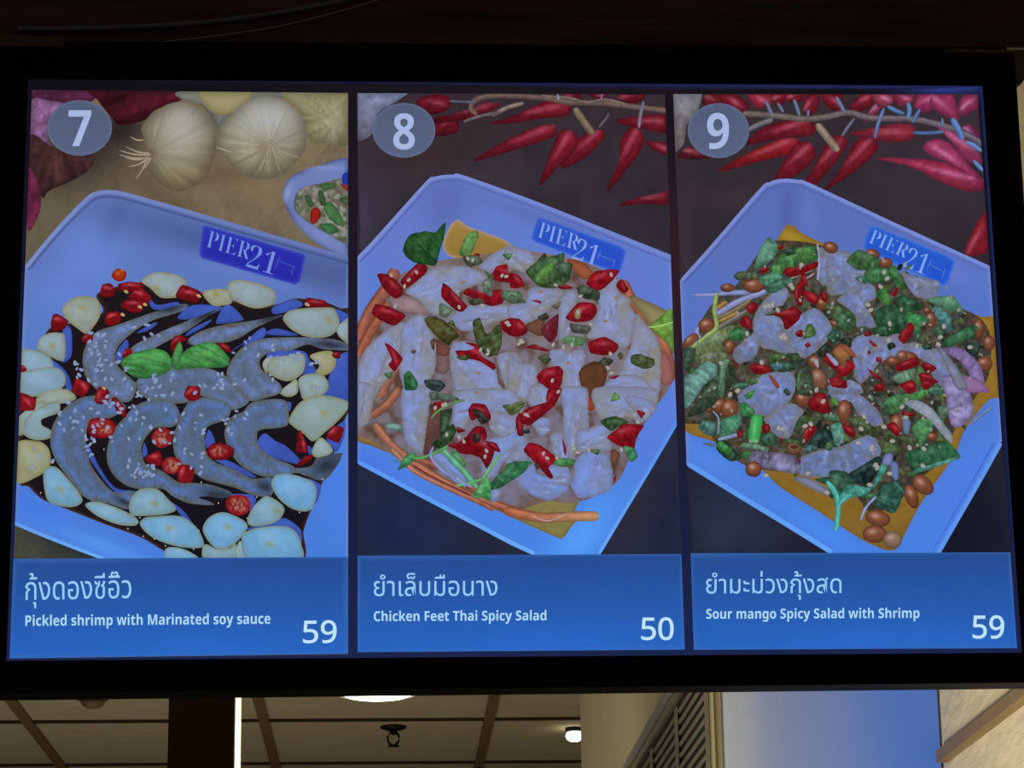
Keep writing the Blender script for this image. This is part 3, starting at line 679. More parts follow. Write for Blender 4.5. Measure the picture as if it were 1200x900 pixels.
garlic('538,640 560,600 612,592 580,640 565,692', .5); garlic('565,640 600,600 700,580 770,572 790,620 770,690 700,732 640,725 580,690', .45)
garlic('815,590 860,565 940,558 970,610 950,670 900,700 850,682 870,640', .95); garlic('748,730 790,695 880,692 922,740 917,790 850,837 780,842 760,800', .35, (840, 775))
garlic('640,800 700,745 738,723 744,800 690,827', .5)
# shrimps
Z('B')
shrimp('1080,280 900,330 700,400 560,450 490,560 495,690 550,770 650,840 760,852 802,760 770,720 690,640 680,560 740,480 880,385 1080,318', tail=(1000, 310, 90, 22, -12))
Z('C')
shrimp('300,300 80,388 -100,465 -230,540 -190,602 -60,522 90,442 232,345', tail=(200, 350, 90, 20, -28))
shrimp('662,345 480,380 330,400 180,440 105,490 130,522 300,512 400,482 480,432 560,392', tail=(590, 365, 80, 18, -14), hl=[(*T((350, 410)), 9, 2, 0, (96, 76, 56), .8)])
Z('X')
shrimp('159,452 166,440 180,433 210,430 240,431 262,439 277,452 292,470 276,480 262,478 236,464 225,471 200,473 172,467')
Z('C')
shrimp('1060,525 960,490 800,478 640,478 520,490 430,530 370,590 330,670 340,730 400,800 470,850 560,832 645,800 640,750 560,690 525,650 530,600 600,560 700,555 800,520 900,547 1060,552', tail=(930, 520, 110, 22, 6))
Z('D')
shrimp('700,40 640,-10 560,-30 460,-20 370,30 300,120 280,230 310,330 380,430 440,510 520,560 600,570 690,600 718,590 742,500 650,510 600,480 520,380 485,290 480,200 500,120 600,100', tail=(690, 560, 60, 18, 25))
Z('X')
shrimp('211,488 203,472 182,468 160,475 146,489 131,508 125,533 131,554 148,569 169,574 190,573 203,582 222,590 250,592 246,588 232,583 246,582 262,584 272,578 250,569 228,566 209,565 190,552 171,544 166,529 169,516 182,502 203,500', tail=(255, 580, 20, 7, 10))
Z('E')
shrimp('60,70 110,0 200,-20 320,10 330,70 290,110 210,140 190,190 200,290 250,340 350,380 450,430 560,428 562,520 470,527 350,480 200,440 130,400 60,350 20,290 15,200 40,120', tail=(525, 475, 45, 35, 10))
shrimp('400,60 450,10 560,-10 640,0 655,60 650,130 600,150 500,160 480,190 490,250 560,310 660,350 700,372 780,360 820,310 945,288 950,305 930,350 850,440 740,412 690,400 540,422 420,380 340,300 300,200 310,130 350,80', tail=(870, 355, 95, 52, -32))
Z('E')
garlic('655,110 690,40 729,0 800,-28 900,-25 990,8 980,50 930,110 850,180 790,224 740,185 690,150', .45, (850, 70))
garlic('783,280 830,203 892,255 892,290 810,314', .5)
Z('D')
garlic('240,420 255,375 290,362 330,380 400,460 457,540 440,577 380,590 290,572 255,530', .15, (335, 490))
garlic('473,575 520,558 600,575 700,615 767,660 750,692 660,687 560,650 500,610', .25)
garlic('715,580 735,530 780,490 870,488 930,540 978,600 930,627 840,637 740,637 718,610', .3, (860, 572))
garlic('778,690 800,650 870,640 1000,640 1090,700 1133,790 1100,817 980,807 850,760', .12, (940, 705))
Z('E')
garlic('178,715 200,660 250,625 310,620 400,660 427,700 390,760 320,817 260,824 210,780', .08, (320, 700))
garlic('425,670 450,600 500,545 540,528 600,560 632,600 610,650 560,682 460,697', .3, (590, 610))
garlic('558,460 580,415 640,402 720,420 790,450 810,510 790,592 740,614 660,592 590,530', .03)
garlic('175,820 200,795 260,825 330,815 360,790 372,880 195,880', .35); garlic('362,880 370,800 395,780 442,880', .4)
garlic('393,760 430,720 520,698 630,695 690,720 724,790 716,885 440,885', .1, (545, 795)); garlic('-20,815 80,825 155,880 -20,880', .1)
# chilli
Z('B')
EL('pictured_chilli_piece', 699, 112, 43, 38, 0, (158, 44, 20), rim=(90, 14, 14), rw=2, hl=[(*T((690, 100)), 4, 2.5, 20, (190, 110, 50), .7), (*T((718, 84)), 3, 1.6, 0, (196, 150, 90), .8)])
for p in ('585,225 600,170 640,160 670,185 672,237 610,242', '695,165 760,152 835,162 837,205 780,212 700,205', '750,240 790,200 830,190 887,240 860,287 770,258', '708,295 740,258 800,258 853,280 830,322 780,337', '613,390 625,335 680,325 717,345 700,392 640,412', '298,400 310,345 340,340 402,385 370,432 310,442', '478,490 500,455 542,465 542,500 500,517', '423,795 445,720 522,750 527,770 490,827', '558,850 565,785 610,760 642,800 637,845 600,870', '654,840 680,828 737,895 732,932 690,912', '115,880 115,800 207,838 202,905 115,905', '718,600 725,555 760,540 777,570 740,592', '110,640 135,640 156,660 152,678 110,682'): chili(p)
for x, y in ((740, 210), (820, 300), (610, 775), (720, 345), (850, 285)): EL('pictured_chilli_seed', x, y, 14, 9, 30, (196, 172, 120), rs=.3, n=8)
Z('C')
for p in ('28,237 70,170 182,215 152,277 90,262', '783,292 800,246 900,262 930,297 850,303', '0,520 20,475 60,466 102,490 60,512 10,562', '262,510 330,518 358,560 320,562', '78,822 100,765 172,768 168,837 120,853', '943,575 992,563 992,602 955,596'): chili(p)
EL('pictured_chilli_seed', 165, 235, 16, 9, 30, (196, 172, 120), rs=.3, n=8); EL('pictured_chilli_seed', 800, 285, 16, 9, 30, (196, 172, 120), rs=.3, n=8)
Z('D')
chili('488,160 495,110 530,94 600,98 645,130 630,180 590,208 510,200'); ring(582, 158, 50, 42)
ring(900, 205, 58, 56); chili('798,325 880,273 907,340 870,362'); ring(955, 358, 54, 48); chili('525,-10 600,-10 595,14 540,18'); chili('622,-10 660,20 705,80 690,95 650,60')
Z('E')
chili('198,290 225,240 290,232 350,262 350,300 300,328 225,322'); ring(265, 280, 52, 38); ring(375, 577, 70, 57); chili('38,450 50,360 100,356 132,380 117,452'); chili('698,280 705,190 720,163 762,260 757,287'); chili('863,200 900,138 962,153 932,232'); chili('690,357 760,300 797,308 740,352', s=.2)
# mint
Z('B'); leaf('706,630 760,580 860,548 940,548 990,580 1014,650 960,692 860,720 770,702', (74, 150, 80), 'pictured_mint_leaf', 100, .34, (110, 168, 96), .4, .5, .3, 0)
Z('C'); leaf('20,660 80,560 180,513 260,513 330,580 347,610 320,652 200,657 90,662', (74, 150, 80), 'pictured_mint_leaf', 115, .34, (110, 168, 96), .4, .5, .3, 0); leaf('5,600 50,503 70,540 62,590 30,655', (80, 154, 84), 'pictured_mint_leaf', None, .25, None, .4, .4, .3, 0)
# sesame
sb = Bag(); rr = random.Random(4); Z('X')
def seeds(n, x0, y0, x1, y1, s=2.1, c=(146, 166, 206), b=None):
    for _ in range(n):
        x = rr.uniform(x0, x1); y = rr.uniform(y0, y1); q = s*rr.uniform(.75, 1.15)
        EL('s', x, y, q*1.35, q*.8, rr.uniform(0, 180), mixc(c, (128, 150, 206), rr.random()*.5), rs=.4, rw=1, n=8, step=1.2, bag=sb if b is None else b, rim=(90, 96, 110))
seeds(26, 104, 388, 142, 432); seeds(10, 110, 430, 150, 452); seeds(14, 178, 436, 206, 468); seeds(12, 228, 434, 262, 462); seeds(12, 272, 396, 322, 452); seeds(6, 150, 380, 200, 405); seeds(8, 324, 410, 352, 424)
seeds(26, 68, 470, 130, 505); seeds(12, 96, 500, 112, 535); seeds(22, 126, 480, 205, 520); seeds(20, 150, 540, 182, 560); seeds(18, 202, 482, 244, 560); seeds(10, 262, 480, 290, 512); seeds(8, 160, 455, 176, 470); seeds(10, 120, 452, 165, 480); seeds(4, 85, 425, 105, 445)
for x, y in ((88, 426), (93, 440), (104, 446), (70, 497), (41, 526), (48, 534), (38, 548), (62, 541), (365, 427), (371, 425), (368, 455), (372, 457)): EL('s', x, y, 3.2, 1.9, rr.uniform(0, 180), (150, 166, 200), n=8, rs=.4, rw=1, bag=sb, step=1.2)
finish(sb, 'pictured_sesame_seeds', 'stuff')
sp_ = Bag()
for x, y in ((48, 578), (164, 607), (160, 612), (150, 620), (168, 629), (181, 632), (194, 640), (112, 518), (122, 527), (227, 644), (256, 590), (301, 583), (290, 608), (378, 562), (351, 601), (233, 622), (236, 566), (112, 505)): EL('s', x, y, .8, .8, 0, (190, 190, 190), n=6, rs=0, bag=sp_, step=1)
finish(sp_, 'pictured_sauce_specks', 'stuff')
def sans(s, d=0x1D7EC):                               # a bold upright sans-serif face
    f = lambda ch: chr(0x1D5D4+ord(ch)-65) if 'A' <= ch <= 'Z' else chr(0x1D5EE+ord(ch)-97) if 'a' <= ch <= 'z' else chr(d+ord(ch)-48) if ch.isdigit() else ch
    return ''.join(f(ch) for ch in s)
def caption(no, bar, thai, tq, eng, eq, price, pq, badge, dig, dq):
    Z('X')
    S('caption_bar', bar, (37, 76, 144), (40, 100, 194), smooth=False, px=True, step=6, rim=(62, 108, 182), rw=1.3, rs=.6, nz=.02, ns=30, hl=[(sum(p[0] for p in bar)/4+30, bar[2][1]-8, 120, 20, 0, (42, 106, 204), .5)])
    TX('thai_dish_name', thai, tq, (150, 204, 246))
    TX('english_dish_name', sans(eng), eq, (170, 216, 246))
    TX('price', sans(price, 0x1D7E2), pq, (190, 228, 250), bold=.012)
    EL('number_badge', *badge, 0, (80, 92, 118), (86, 98, 128), wob=0, n=40, rim=(104, 116, 146), rw=1.2, rs=.6)
    TX('dish_number', sans(dig), dq, (166, 182, 222))
def Q4(x0, y0, x1, y1, s=0): return [(x0, y0), (x1, y0-s), (x1, y1-s), (x0, y1)]
caption(7, [(15.5, 655.5), (408, 653), (408, 766.5), (11.5, 772)], 'กุ้งดองซีอิ๊ว', Q4(30, 672, 154, 713.5, 2.5), 'Pickled shrimp with Marinated soy sauce', Q4(30, 721, 317, 738, 2.5), '59', Q4(355, 727.5, 394.5, 754.5, .5),
        (93.5, 150.7, 37.8, 32.5), '7', Q4(80.5, 130, 107, 172))

# ---- page 8
page(8, 'menu_page', (54, 44, 50), (30, 38, 62), 'middle page of the menu showing dish 8', ang=90, rs=0, nz=.1, ns=30, veins=(0, 25, .1),
     hl=[(500, 180, 90, 40, 0, (58, 42, 44), .6), (470, 620, 70, 55, 20, (27, 40, 78), .85), (420, 250, 30, 60, 0, (70, 64, 84), .6), (780, 600, 30, 60, 0, (30, 34, 58), .8), (560, 210, 90, 20, 0, (62, 54, 62), .5), (740, 590, 25, 60, 20, (46, 42, 52), .6)])
Z('F')
S('pictured_garlic_bulb', '50,50 228,50 200,85 130,130 110,200 50,218', (136, 146, 182), (96, 92, 104), rw=8, nz=.25, ns=7)
for i, p in enumerate(('265,85 320,65 375,72 382,110 330,135 285,125', '325,150 375,140 414,165 400,200 330,207', '960,70 1000,58 1072,62 1040,95 1000,92', '868,62 932,62 910,86', '780,62 840,60 830,85 790,85', '300,165 400,130 470,112 500,92 560,102 480,140 400,160', '520,165 600,140 700,95 760,83 807,105 790,140 700,150 600,167', '960,160 1040,140 1160,138 1160,197 1060,187', '468,298 560,235 690,175 740,170 760,190 740,216 640,250', '770,322 830,225 880,190 922,195 917,225 850,292', '697,384 725,290 765,200 800,188 832,215 817,265 760,322', '932,407 975,290 985,215 1025,178 1060,205 1057,250 1010,322', '1070,228 1160,240 1160,282 1100,262', '973,457 1010,435 1100,415 1165,405 1165,449 1050,450')):
    pepper(p, (122, 26, 42) if i > 5 else (108, 22, 38))
for P, w, c in (([(475, 135), (455, 112), (470, 85), (520, 70), (620, 70), (720, 78), (800, 92), (900, 94), (1000, 104), (1150, 122)], 20, (100, 82, 76)), ([(700, 70), (800, 78), (860, 92), (930, 84), (1000, 100)], 12, (108, 92, 84)), ([(820, 112), (845, 150), (885, 205)], 26, (114, 96, 80)), ([(1062, 90), (1052, 130), (1045, 182)], 13, (104, 104, 122)), ([(530, 140), (580, 112), (640, 95)], 16, (118, 102, 96)), ([(380, 88), (470, 92)], 10, (84, 84, 104)), ([(430, 160), (490, 140), (560, 128)], 12, (96, 82, 88)), ([(905, 180), (930, 150), (940, 130)], 10, (100, 86, 96)), ([(760, 62), (762, 84)], 10, (128, 128, 150)), ([(916, 60), (912, 84)], 9, (110, 110, 140))):
    SW('pictured_twig', P, w, c, ns=4, nz=.2)
Z('X')
S('pictured_plate', '410,312 440,280 499,214 507,208.5 518,206 532,205.5 545,207 640,241.5 800,305 800,484 793,497 702,652 690,665 640,665 624,651 600,640 410,539', (102, 122, 196), (70, 130, 228), smooth=False, rim=(120, 136, 206), rw=2.4, rs=.75, step=4,
  hl=[(520, 240, 30, 40, 30, (88, 98, 168), .7), (640, 260, 90, 12, 21, (90, 102, 174), .6), (470, 285, 40, 22, -45, (104, 120, 198), .7), (745, 330, 40, 25, 20, (104, 118, 206), .6), (440, 545, 40, 14, 30, (72, 120, 226), .8), (680, 630, 60, 25, -50, (86, 160, 252), .8), (530, 612, 80, 7, 29, (70, 134, 244), .7), (770, 500, 20, 50, 30, (92, 124, 220), .6)])
rib([(419, 304), (440, 282), (499, 216.5), (508, 210.5), (519, 208), (532, 207.5), (545, 209), (640, 243.5), (784, 302)], 4, (124, 140, 206), (116, 132, 204))
rib([(421, 308), (443, 286), (502, 220), (511, 214.5), (521, 212.5), (532, 212.5), (545, 214.5), (640, 249), (786, 308)], 2.4, (88, 104, 176), (92, 108, 184))
rib([(419, 541.5), (500, 584.5), (560, 616), (600, 637), (626, 649)], 5, (88, 150, 244), (104, 168, 250))
rib([(795, 492), (760, 552), (730, 602), (702, 649)], 4, (84, 140, 236), (104, 168, 250))
S('pictured_plate_logo', '629,257 634,255.5 728,290 733.5,295 728,317 721,320.5 626,284 622,280', (44, 84, 192), (36, 76, 198), smooth=False, rim=(74, 112, 210), rw=1.8, rs=.8)
TX('logo_name', '𝐏𝐈𝐄𝐑', [(634.5, 260.5), (680, 277), (677, 295), (629.5, 278.5)], (134, 160, 226), bold=-.018)
TX('logo_number', '𝟐𝟏', [(678, 279), (704, 290), (697, 313.5), (670, 303.5)], (134, 160, 226), bold=-.018)
bg_ = Bag(); SW('m', [(700, 299), (720, 307)], 1.4, (84, 122, 214), bag=bg_, hs=0); SW('m', [(704, 294), (700, 305)], 1.6, (84, 122, 214), bag=bg_, hs=0); SW('m', [(720, 304), (718, 314)], 1.8, (84, 122, 214), bag=bg_, hs=0)
finish(bg_, 'logo_windmill')
Z('J'); S('pictured_sauce', '-200,330 0,470 150,560 300,500 357,555 332,632 400,660 330,690 270,767 225,762 0,662 -200,560 -420,420', (138, 122, 84), (128, 122, 66), rw=3, rim=(104, 84, 56), nz=.1)
Z('F'); S('pictured_sauce', '358,595 380,530 410,506 450,530 590,587 565,640 400,640', (156, 126, 66), (142, 112, 52), rim=(170, 150, 140), rw=2.5, rs=.8)
Z('I'); S('pictured_sauce', '-10,195 120,188 270,300 280,335 200,320 130,290 -10,240', (150, 118, 62), (134, 104, 60), rw=2)
Z('X')
S('pictured_salad_heap', '410,500 412,440 432,392 440,360 456,330 474,320 505,308 560,300 600,294 640,298 685,308 720,326 736,346 766,368 784,400 788,445 768,478 752,502 738,536 722,566 690,585 664,590 640,588 600,600 560,590 520,572 480,548 440,520', (126, 114, 110), (110, 104, 122), rim=(120, 94, 78), rw=6, rs=.6, nz=.06, ns=5, step=2.2, mix=[((84, 56, 44), .85, 13, 3.), ((122, 122, 144), .6, 12, 8.)])
# carrot strips
Z('G'); SW('pictured_carrot_strip', [(40, 560), (120, 380), (230, 220), (265, 130)], 75, (150, 88, 70), (142, 84, 74)); SW('pictured_carrot_strip', [(50, 640), (130, 480), (260, 290)], 60, (146, 84, 62)); SW('pictured_carrot_strip', [(170, 890), (250, 740), (330, 640)], 60, (140, 92, 76))
Z('I'); SW('pictured_carrot_strip', [(110, 130), (200, 60), (260, -20)], 50, (142, 92, 72)); SW('pictured_carrot_strip', [(130, 170), (200, 260), (280, 330), (420, 430), (620, 540), (760, 590), (960, 660)], 46, (154, 104, 84), (150, 82, 58), ns=3); SW('pictured_carrot_strip', [(220, 300), (330, 410), (480, 490), (700, 590), (760, 622)], 26, (168, 118, 100), (140, 80, 60)); SW('pictured_carrot_strip', [(300, 340), (480, 400), (680, 530)], 34, (134, 80, 62)); SW('pictured_carrot_strip', [(330, 385), (440, 450), (640, 545)], 7, (110, 30, 40))
Z('J'); SW('pictured_carrot_strip', [(-40, 625), (60, 645), (150, 662), (250, 660), (330, 655), (458, 655)], 54, (160, 92, 66), (172, 136, 100)); SW('pictured_carrot_highlight', [(110, 655), (190, 680), (290, 640)], 9, (190, 150, 150))
Z('H'); SW('pictured_carrot_strip', [(640, 200), (700, 320), (800, 440), (880, 560), (910, 660), (925, 790)], 74, (150, 84, 62), (150, 92, 76)); S('pictured_carrot_strip', '320,80 400,88 475,150 430,192 390,172', (152, 84, 56)); S('pictured_carrot_strip', '860,640 915,630 945,780 875,800', (150, 96, 92))
S('pictured_cabbage_leaf', '690,285 760,305 900,370 925,400 830,480 760,400 700,320', (142, 132, 92), rw=5); leaf('805,470 880,400 925,360 960,400 960,640 900,560', (116, 164, 62), 'pictured_cabbage_leaf', 60, .15)
SW('pictured_leaf_rib', [(800, 470), (860, 465), (945, 440)], 12, (150, 190, 100))
# darker gaps
for f, p, c in (('H', '398,720 490,670 552,720 542,800 490,905 420,880 400,820', (92, 58, 38)), ('H', '678,580 720,540 762,560 740,622 700,622', (120, 100, 52)), ('G', '498,600 592,588 582,700 560,742 498,722', (118, 90, 92)), ('I', '388,100 480,78 482,255 388,325', (92, 62, 60)), ('G', '215,300 350,288 485,390 350,395 255,362', (146, 122, 128)), ('G', '798,720 850,698 875,825 830,760', (112, 72, 54)), ('H', '78,460 180,420 182,520 110,502', (108, 76, 60)), ('G', '490,540 590,600 560,640 500,620', (112, 70, 62)), ('J', '395,30 445,30 435,90 400,95', (140, 64, 44)), ('J', '520,310 570,330 545,400 530,470', (112, 76, 56))):
    Z(f); S('pictured_sauce_shadow', p, c, rw=3, nz=.2)
# chicken feet
fl = [('G', '60,680 90,600 200,500 300,440 342,480 300,600 292,700 200,800 130,905 60,895 42,760', .15), ('I', '-20,-40 130,-30 112,100 90,170 -20,198', .2), ('G', '298,640 298,500 340,430 420,393 470,480 502,560 502,700 460,800 400,832 330,842 288,740', .05),
      ('I', '268,40 290,-25 420,-25 417,90 402,200 382,322 330,302 285,240', .1), ('G', '325,270 380,210 450,150 540,108 680,113 780,150 802,200 700,240 642,270 642,340 560,382 500,402 440,360 400,310', .12), ('G', '755,125 800,70 870,20 960,-10 1020,30 1080,60 1040,110 980,112 900,102 850,152', .3),
      ('G', '588,420 640,370 720,340 1000,333 1080,320 1090,400 1000,402 880,430 750,482 650,492', .2), ('H', '-20,338 80,328 90,258 150,233 302,258 302,292 250,340 130,432 60,442 -20,402', .15), ('H', '-40,10 90,18 132,80 80,152 -30,110', .35), ('G', '588,600 620,558 720,558 762,640 850,700 872,800 942,872 1030,930 700,930 620,862 598,760 583,680', .0),
      ('G', '860,640 960,620 1010,680 960,720 1010,800 960,880 900,800', .25), ('H', '278,300 340,253 377,270 372,340 320,420 352,480 330,530 280,542 268,430', .3), ('H', '498,282 540,218 600,178 632,190 617,255 692,308 694,350 722,400 712,500 682,582 640,592 560,540 448,542 438,500 500,390 510,340', .25),
      ('H', '688,600 722,400 772,438 852,540 872,660 862,862 800,905 640,905 600,800 642,700', .55), ('H', '218,612 290,598 330,620 400,593 432,640 412,700 390,740 402,800 432,882 420,930 300,930 288,760 230,682', .1), ('H', '-20,640 60,680 140,700 150,800 90,900 -20,900', .45), ('H', '498,930 500,880 560,788 640,748 750,758 802,800 832,930', .08), ('H', '93,850 130,803 190,808 222,862 212,930 100,930', .0),
      ('J', '-30,20 60,40 40,160 -30,200', .1), ('J', '258,-20 390,-20 402,100 402,190 350,232 332,352 290,342 268,230 268,100', .25), ('J', '438,-20 740,-20 772,30 740,112 680,162 600,132 480,152 438,90', .3), ('J', '98,150 190,138 202,200 150,232', .1), ('J', '345,200 400,195 500,168 525,300 440,325 338,312', .35), ('J', '590,40 650,20 760,60 740,120 690,150', .1),
      ('J', '200,230 270,220 300,330 280,420 230,360', .55), ('J', '328,360 400,308 500,328 532,430 522,512 460,542 358,562 308,490 328,430', -.1), ('J', '18,460 110,378 130,430 210,458 302,500 260,547 190,574 100,542', .1), ('J', '150,410 280,380 310,490 220,470', .5), ('J', '-30,255 70,238 62,320 102,372 -30,385', .2),
      ('I', '558,-10 860,-10 882,120 740,112 650,60 640,122 600,192 538,192 548,60', .05), ('I', '718,262 800,228 880,158 930,260 930,372 820,362 770,442 698,442', .25), ('I', '740,100 880,130 880,200 800,240 740,190', .5), ('I', '430,330 520,330 620,450 600,500 500,430', .15), ('I', '740,500 800,480 790,560 740,580', .2)]
for i, (f, p, w) in enumerate(fl): Z(f); flesh(p, warm=max(0, w), seed=i*1.7)
tips = Bag()
for f, x, y in (('H', 610, 300), ('H', 545, 436), ('G', 660, 210), ('G', 755, 740), ('G', 740, 855), ('H', 330, 680), ('H', 168, 265)): Z(f); EL('t', x, y, 15, 8, -10, (150, 124, 78), rs=.2, n=8, bag=tips)
finish(tips, 'pictured_sauce_spots', 'stuff')
Z('G'); EL('pictured_peppercorn', 373, 615, 15, 12, 0, (110, 92, 78), rim=(50, 44, 44), n=9)
# chilli
for f, L in (('G', ['160,160 230,165 312,240 302,290 260,302 200,250', '298,200 400,93 457,120 430,170 330,242', '128,390 150,338 220,350 327,400 260,462 180,432', '543,215 580,233 652,310 687,350 660,380 620,372 538,295', '663,275 690,243 780,265 890,250 897,330 820,347 720,300', '858,115 920,103 932,150 1002,180 1002,212 880,207 828,180', '203,566 240,580 307,650 290,690 260,732 226,690 245,660', '618,610 700,605 730,590 668,558 752,575 772,640 852,690 842,722 760,672 640,642', '878,440 940,420 1002,430 1002,522 940,522 883,480', '730,40 760,40 755,65 725,70', '810,540 850,535 862,570 830,580']),
             ('H', ['-10,155 40,170 72,230 -10,242', '-10,430 50,428 92,490 60,522 -10,522', '433,215 480,150 560,133 632,138 600,182 540,242 488,260', '608,230 640,188 682,250 650,272', '313,415 390,328 480,333 497,380 460,432 370,442', '448,560 540,528 622,575 602,620 540,637 458,622', '143,760 180,718 270,698 299,730 282,822 230,842 158,792', '213,840 290,830 262,905 213,905', '78,590 130,573 217,605 200,614', '113,313 165,316 167,334', '255,225 330,225 360,245 290,250', '560,765 630,750 600,775']),
             ('J', ['188,-10 250,-10 232,60 178,92', '33,130 80,88 190,53 227,70 140,142 90,177 38,162', '18,160 62,180 38,232', '60,310 90,268 150,283 237,350 212,380 192,400 217,452 190,452 118,370', '500,240 560,190 580,168 692,178 652,242 642,297 558,282', '655,95 700,110 680,140', '530,460 550,440 540,475', '265,245 285,300 282,340 270,310']),
             ('I', ['618,230 660,183 710,188 722,240 702,272 762,290 752,352 720,404 688,350 640,332 568,322 558,282', '563,183 612,205 568,217', '623,100 650,60 712,68 742,120 737,152 690,132 640,152', '710,260 770,270 795,318 760,310', '873,150 895,108 915,230 883,225', '440,60 520,35 525,50 460,100', '510,280 570,270 560,300'])):
    for p in L: Z(f); chili(p, (146, 20, 34), (206, 110, 130), .45)
Z('H'); chili('168,490 230,420 272,398 262,522 220,562', (112, 40, 58), s=.3); S('pictured_chilli_core', '365,385 385,360 405,365 395,420 370,420', (150, 140, 108))
# greens
Z('X'); leaf('472,294 479,277 497,272 510,273 522,261 520,280 514,300 510,312 490,310 478,304', (40, 84, 44), lite=(76, 130, 70))
Z('F'); leaf('412,625 440,560 477,543 480,572 450,632', (108, 156, 78), 'pictured_celery_stalk', 120, .1)
for f, L in (('G', [('440,420 500,408 560,440 640,520 602,552 577,582 510,530 450,460', (78, 74, 34)), ('718,440 760,418 802,510 880,448 892,560 862,632 800,642 738,560', (74, 86, 44)), ('313,750 350,728 397,800 387,837 328,840', (46, 112, 62)), ('438,780 530,783 562,815 520,852 448,822', (54, 66, 66)), ('788,143 842,170 830,202', (80, 100, 56)), ('778,200 830,188 832,292 780,262', (112, 124, 112)), ('888,260 1002,268 1002,332 900,312', (92, 122, 92)), ('893,45 952,43 930,82', (70, 130, 66)), ('198,745 250,733 235,777', (84, 130, 76)), ('528,330 602,370 560,417 523,400', (112, 130, 110)), ('660,60 740,50 780,90 700,120', (78, 86, 64)), ('690,320 760,300 790,330 720,345', (70, 60, 40)), ('625,645 700,632 690,665 650,665', (70, 90, 46)), ('470,850 600,870 640,900 480,900', (92, 112, 96)), ('570,450 600,430 620,470', (90, 110, 60)), ('470,560 500,530 490,610', (120, 70, 50))]),
             ('I', [('478,110 540,88 522,170 542,202 480,242', (48, 76, 46)), ('428,280 500,218 540,168 562,200 540,252 478,302', (50, 76, 40)), ('805,75 850,65 905,45 890,95 850,125', (92, 110, 62)), ('640,90 690,100 735,150 690,170', (56, 48, 46)), ('640,225 680,220 690,255 655,270', (52, 40, 36))]),
             ('H', [('80,150 130,98 190,38 212,60 302,38 302,90 352,100 332,202 250,242 158,232', (62, 90, 52)), ('148,150 230,88 242,130 180,222 138,202', (92, 144, 64)), ('240,110 300,90 345,105 330,160 270,150', (78, 100, 76)), ('378,240 420,228 512,265 502,317 398,292', (62, 74, 54)), ('288,545 340,523 422,535 412,582 308,572', (112, 162, 104)), ('698,640 740,628 832,660 827,702 770,717 698,682', (76, 90, 54)), ('508,680 540,648 592,665 560,702', (62, 62, 48)), ('148,650 190,628 227,660 200,692', (82, 86, 52)), ('588,892 605,853 632,892', (120, 170, 84)), ('-10,278 82,325 -10,332', (90, 120, 84)), ('615,640 632,618 650,635 640,665', (86, 76, 38)), ('150,410 200,390 215,420 170,435', (66, 54, 38)), ('340,450 460,470 440,510 350,500', (84, 84, 78)), ('230,350 290,320 265,370', (118, 114, 80))]),
             ('J', [('463,155 540,128 612,160 560,182 520,207', (52, 84, 44)), ('518,52 540,3 572,35', (112, 164, 76)), ('588,290 640,298 662,340 625,370', (70, 154, 98)), ('218,375 260,348 332,360 320,387 260,397', (74, 144, 74)), ('398,305 467,305 450,332', (96, 116, 72)), ('-10,112 60,53 62,80 10,122', (94, 110, 56)), ('-30,380 107,368 -30,470', (58, 146, 88)), ('50,205 90,195 95,215 60,222', (44, 50, 56)), ('115,380 145,385 135,410', (70, 70, 44))])):
    for p, c in L: Z(f); leaf(p, c)
Z('I')
leaf('185,182 210,163 272,175 277,207 220,202', (122, 166, 162), 'pictured_celery_stalk', 10, .1)
leaf('733,490 800,420 860,368 930,375 930,412 800,502 738,517', (54, 124, 82)); leaf('253,412 290,338 340,318 352,350 300,392', (72, 152, 88)); leaf('533,320 560,308 612,380 592,397', (84, 152, 92))
SW('pictured_herb_stem', [(490, 305), (540, 360), (600, 420), (670, 505)], 34, (94, 160, 130)); SW('pictured_herb_stem', [(335, 350), (380, 348), (430, 330), (515, 288)], 18, (80, 146, 84)); leaf('643,557 690,480 710,438 742,480 742,574 700,560', (88, 184, 104), va=100)
SW('pictured_herb_stem', [(700, 460), (730, 415), (795, 325)], 20, (106, 166, 98), taper=(1.1, .6)); SW('pictured_herb_stem', [(562, 495), (620, 484), (690, 462)], 16, (86, 176, 100)); SW('pictured_herb_stem', [(428, 142), (460, 105), (530, 65), (608, 42)], 14, (98, 134, 84)); SW('pictured_herb_stem', [(215, 357), (260, 372)], 6, (60, 110, 80))
SW('pictured_onion_slice', [(440, 290), (425, 340), (480, 410), (560, 460), (640, 500)], 16, (128, 134, 190)); SW('pictured_onion_slice', [(560, 450), (610, 500)], 8, (140, 160, 210))
wb = Bag(); Z('X')
for f, L in (('G', ((890, 170), (915, 175), (640, 355), (320, 232), (345, 195), (240, 168), (690, 70), (720, 80), (810, 610), (805, 630), (390, 150), (775, 345), (765, 605), (265, 350), (930, 460), (920, 445))), ('H', ((580, 165), (385, 385), (240, 575), (350, 575), (235, 785), (575, 628), (50, 550), (60, 560), (40, 570), (270, 850), (400, 290), (560, 710), (580, 740), (460, 455), (255, 225), (300, 590))), ('J', ((70, 120), (80, 125), (165, 325), (185, 350), (575, 305), (235, 350), (325, 300), (345, 320), (320, 280), (405, 310), (660, 160))), ('I', ((600, 262), (575, 240), (720, 312), (712, 342), (490, 70), (510, 225), (505, 65), (450, 85)))):
    for x, y in L: Z(f); EL('s', x, y, 14*.2/cur[2], 9*.2/cur[2], rr.uniform(0, 180), (172, 172, 166), rs=.4, rw=1, n=8, bag=wb, step=1.2, rim=(110, 100, 90))
finish(wb, 'pictured_chilli_seeds', 'stuff')
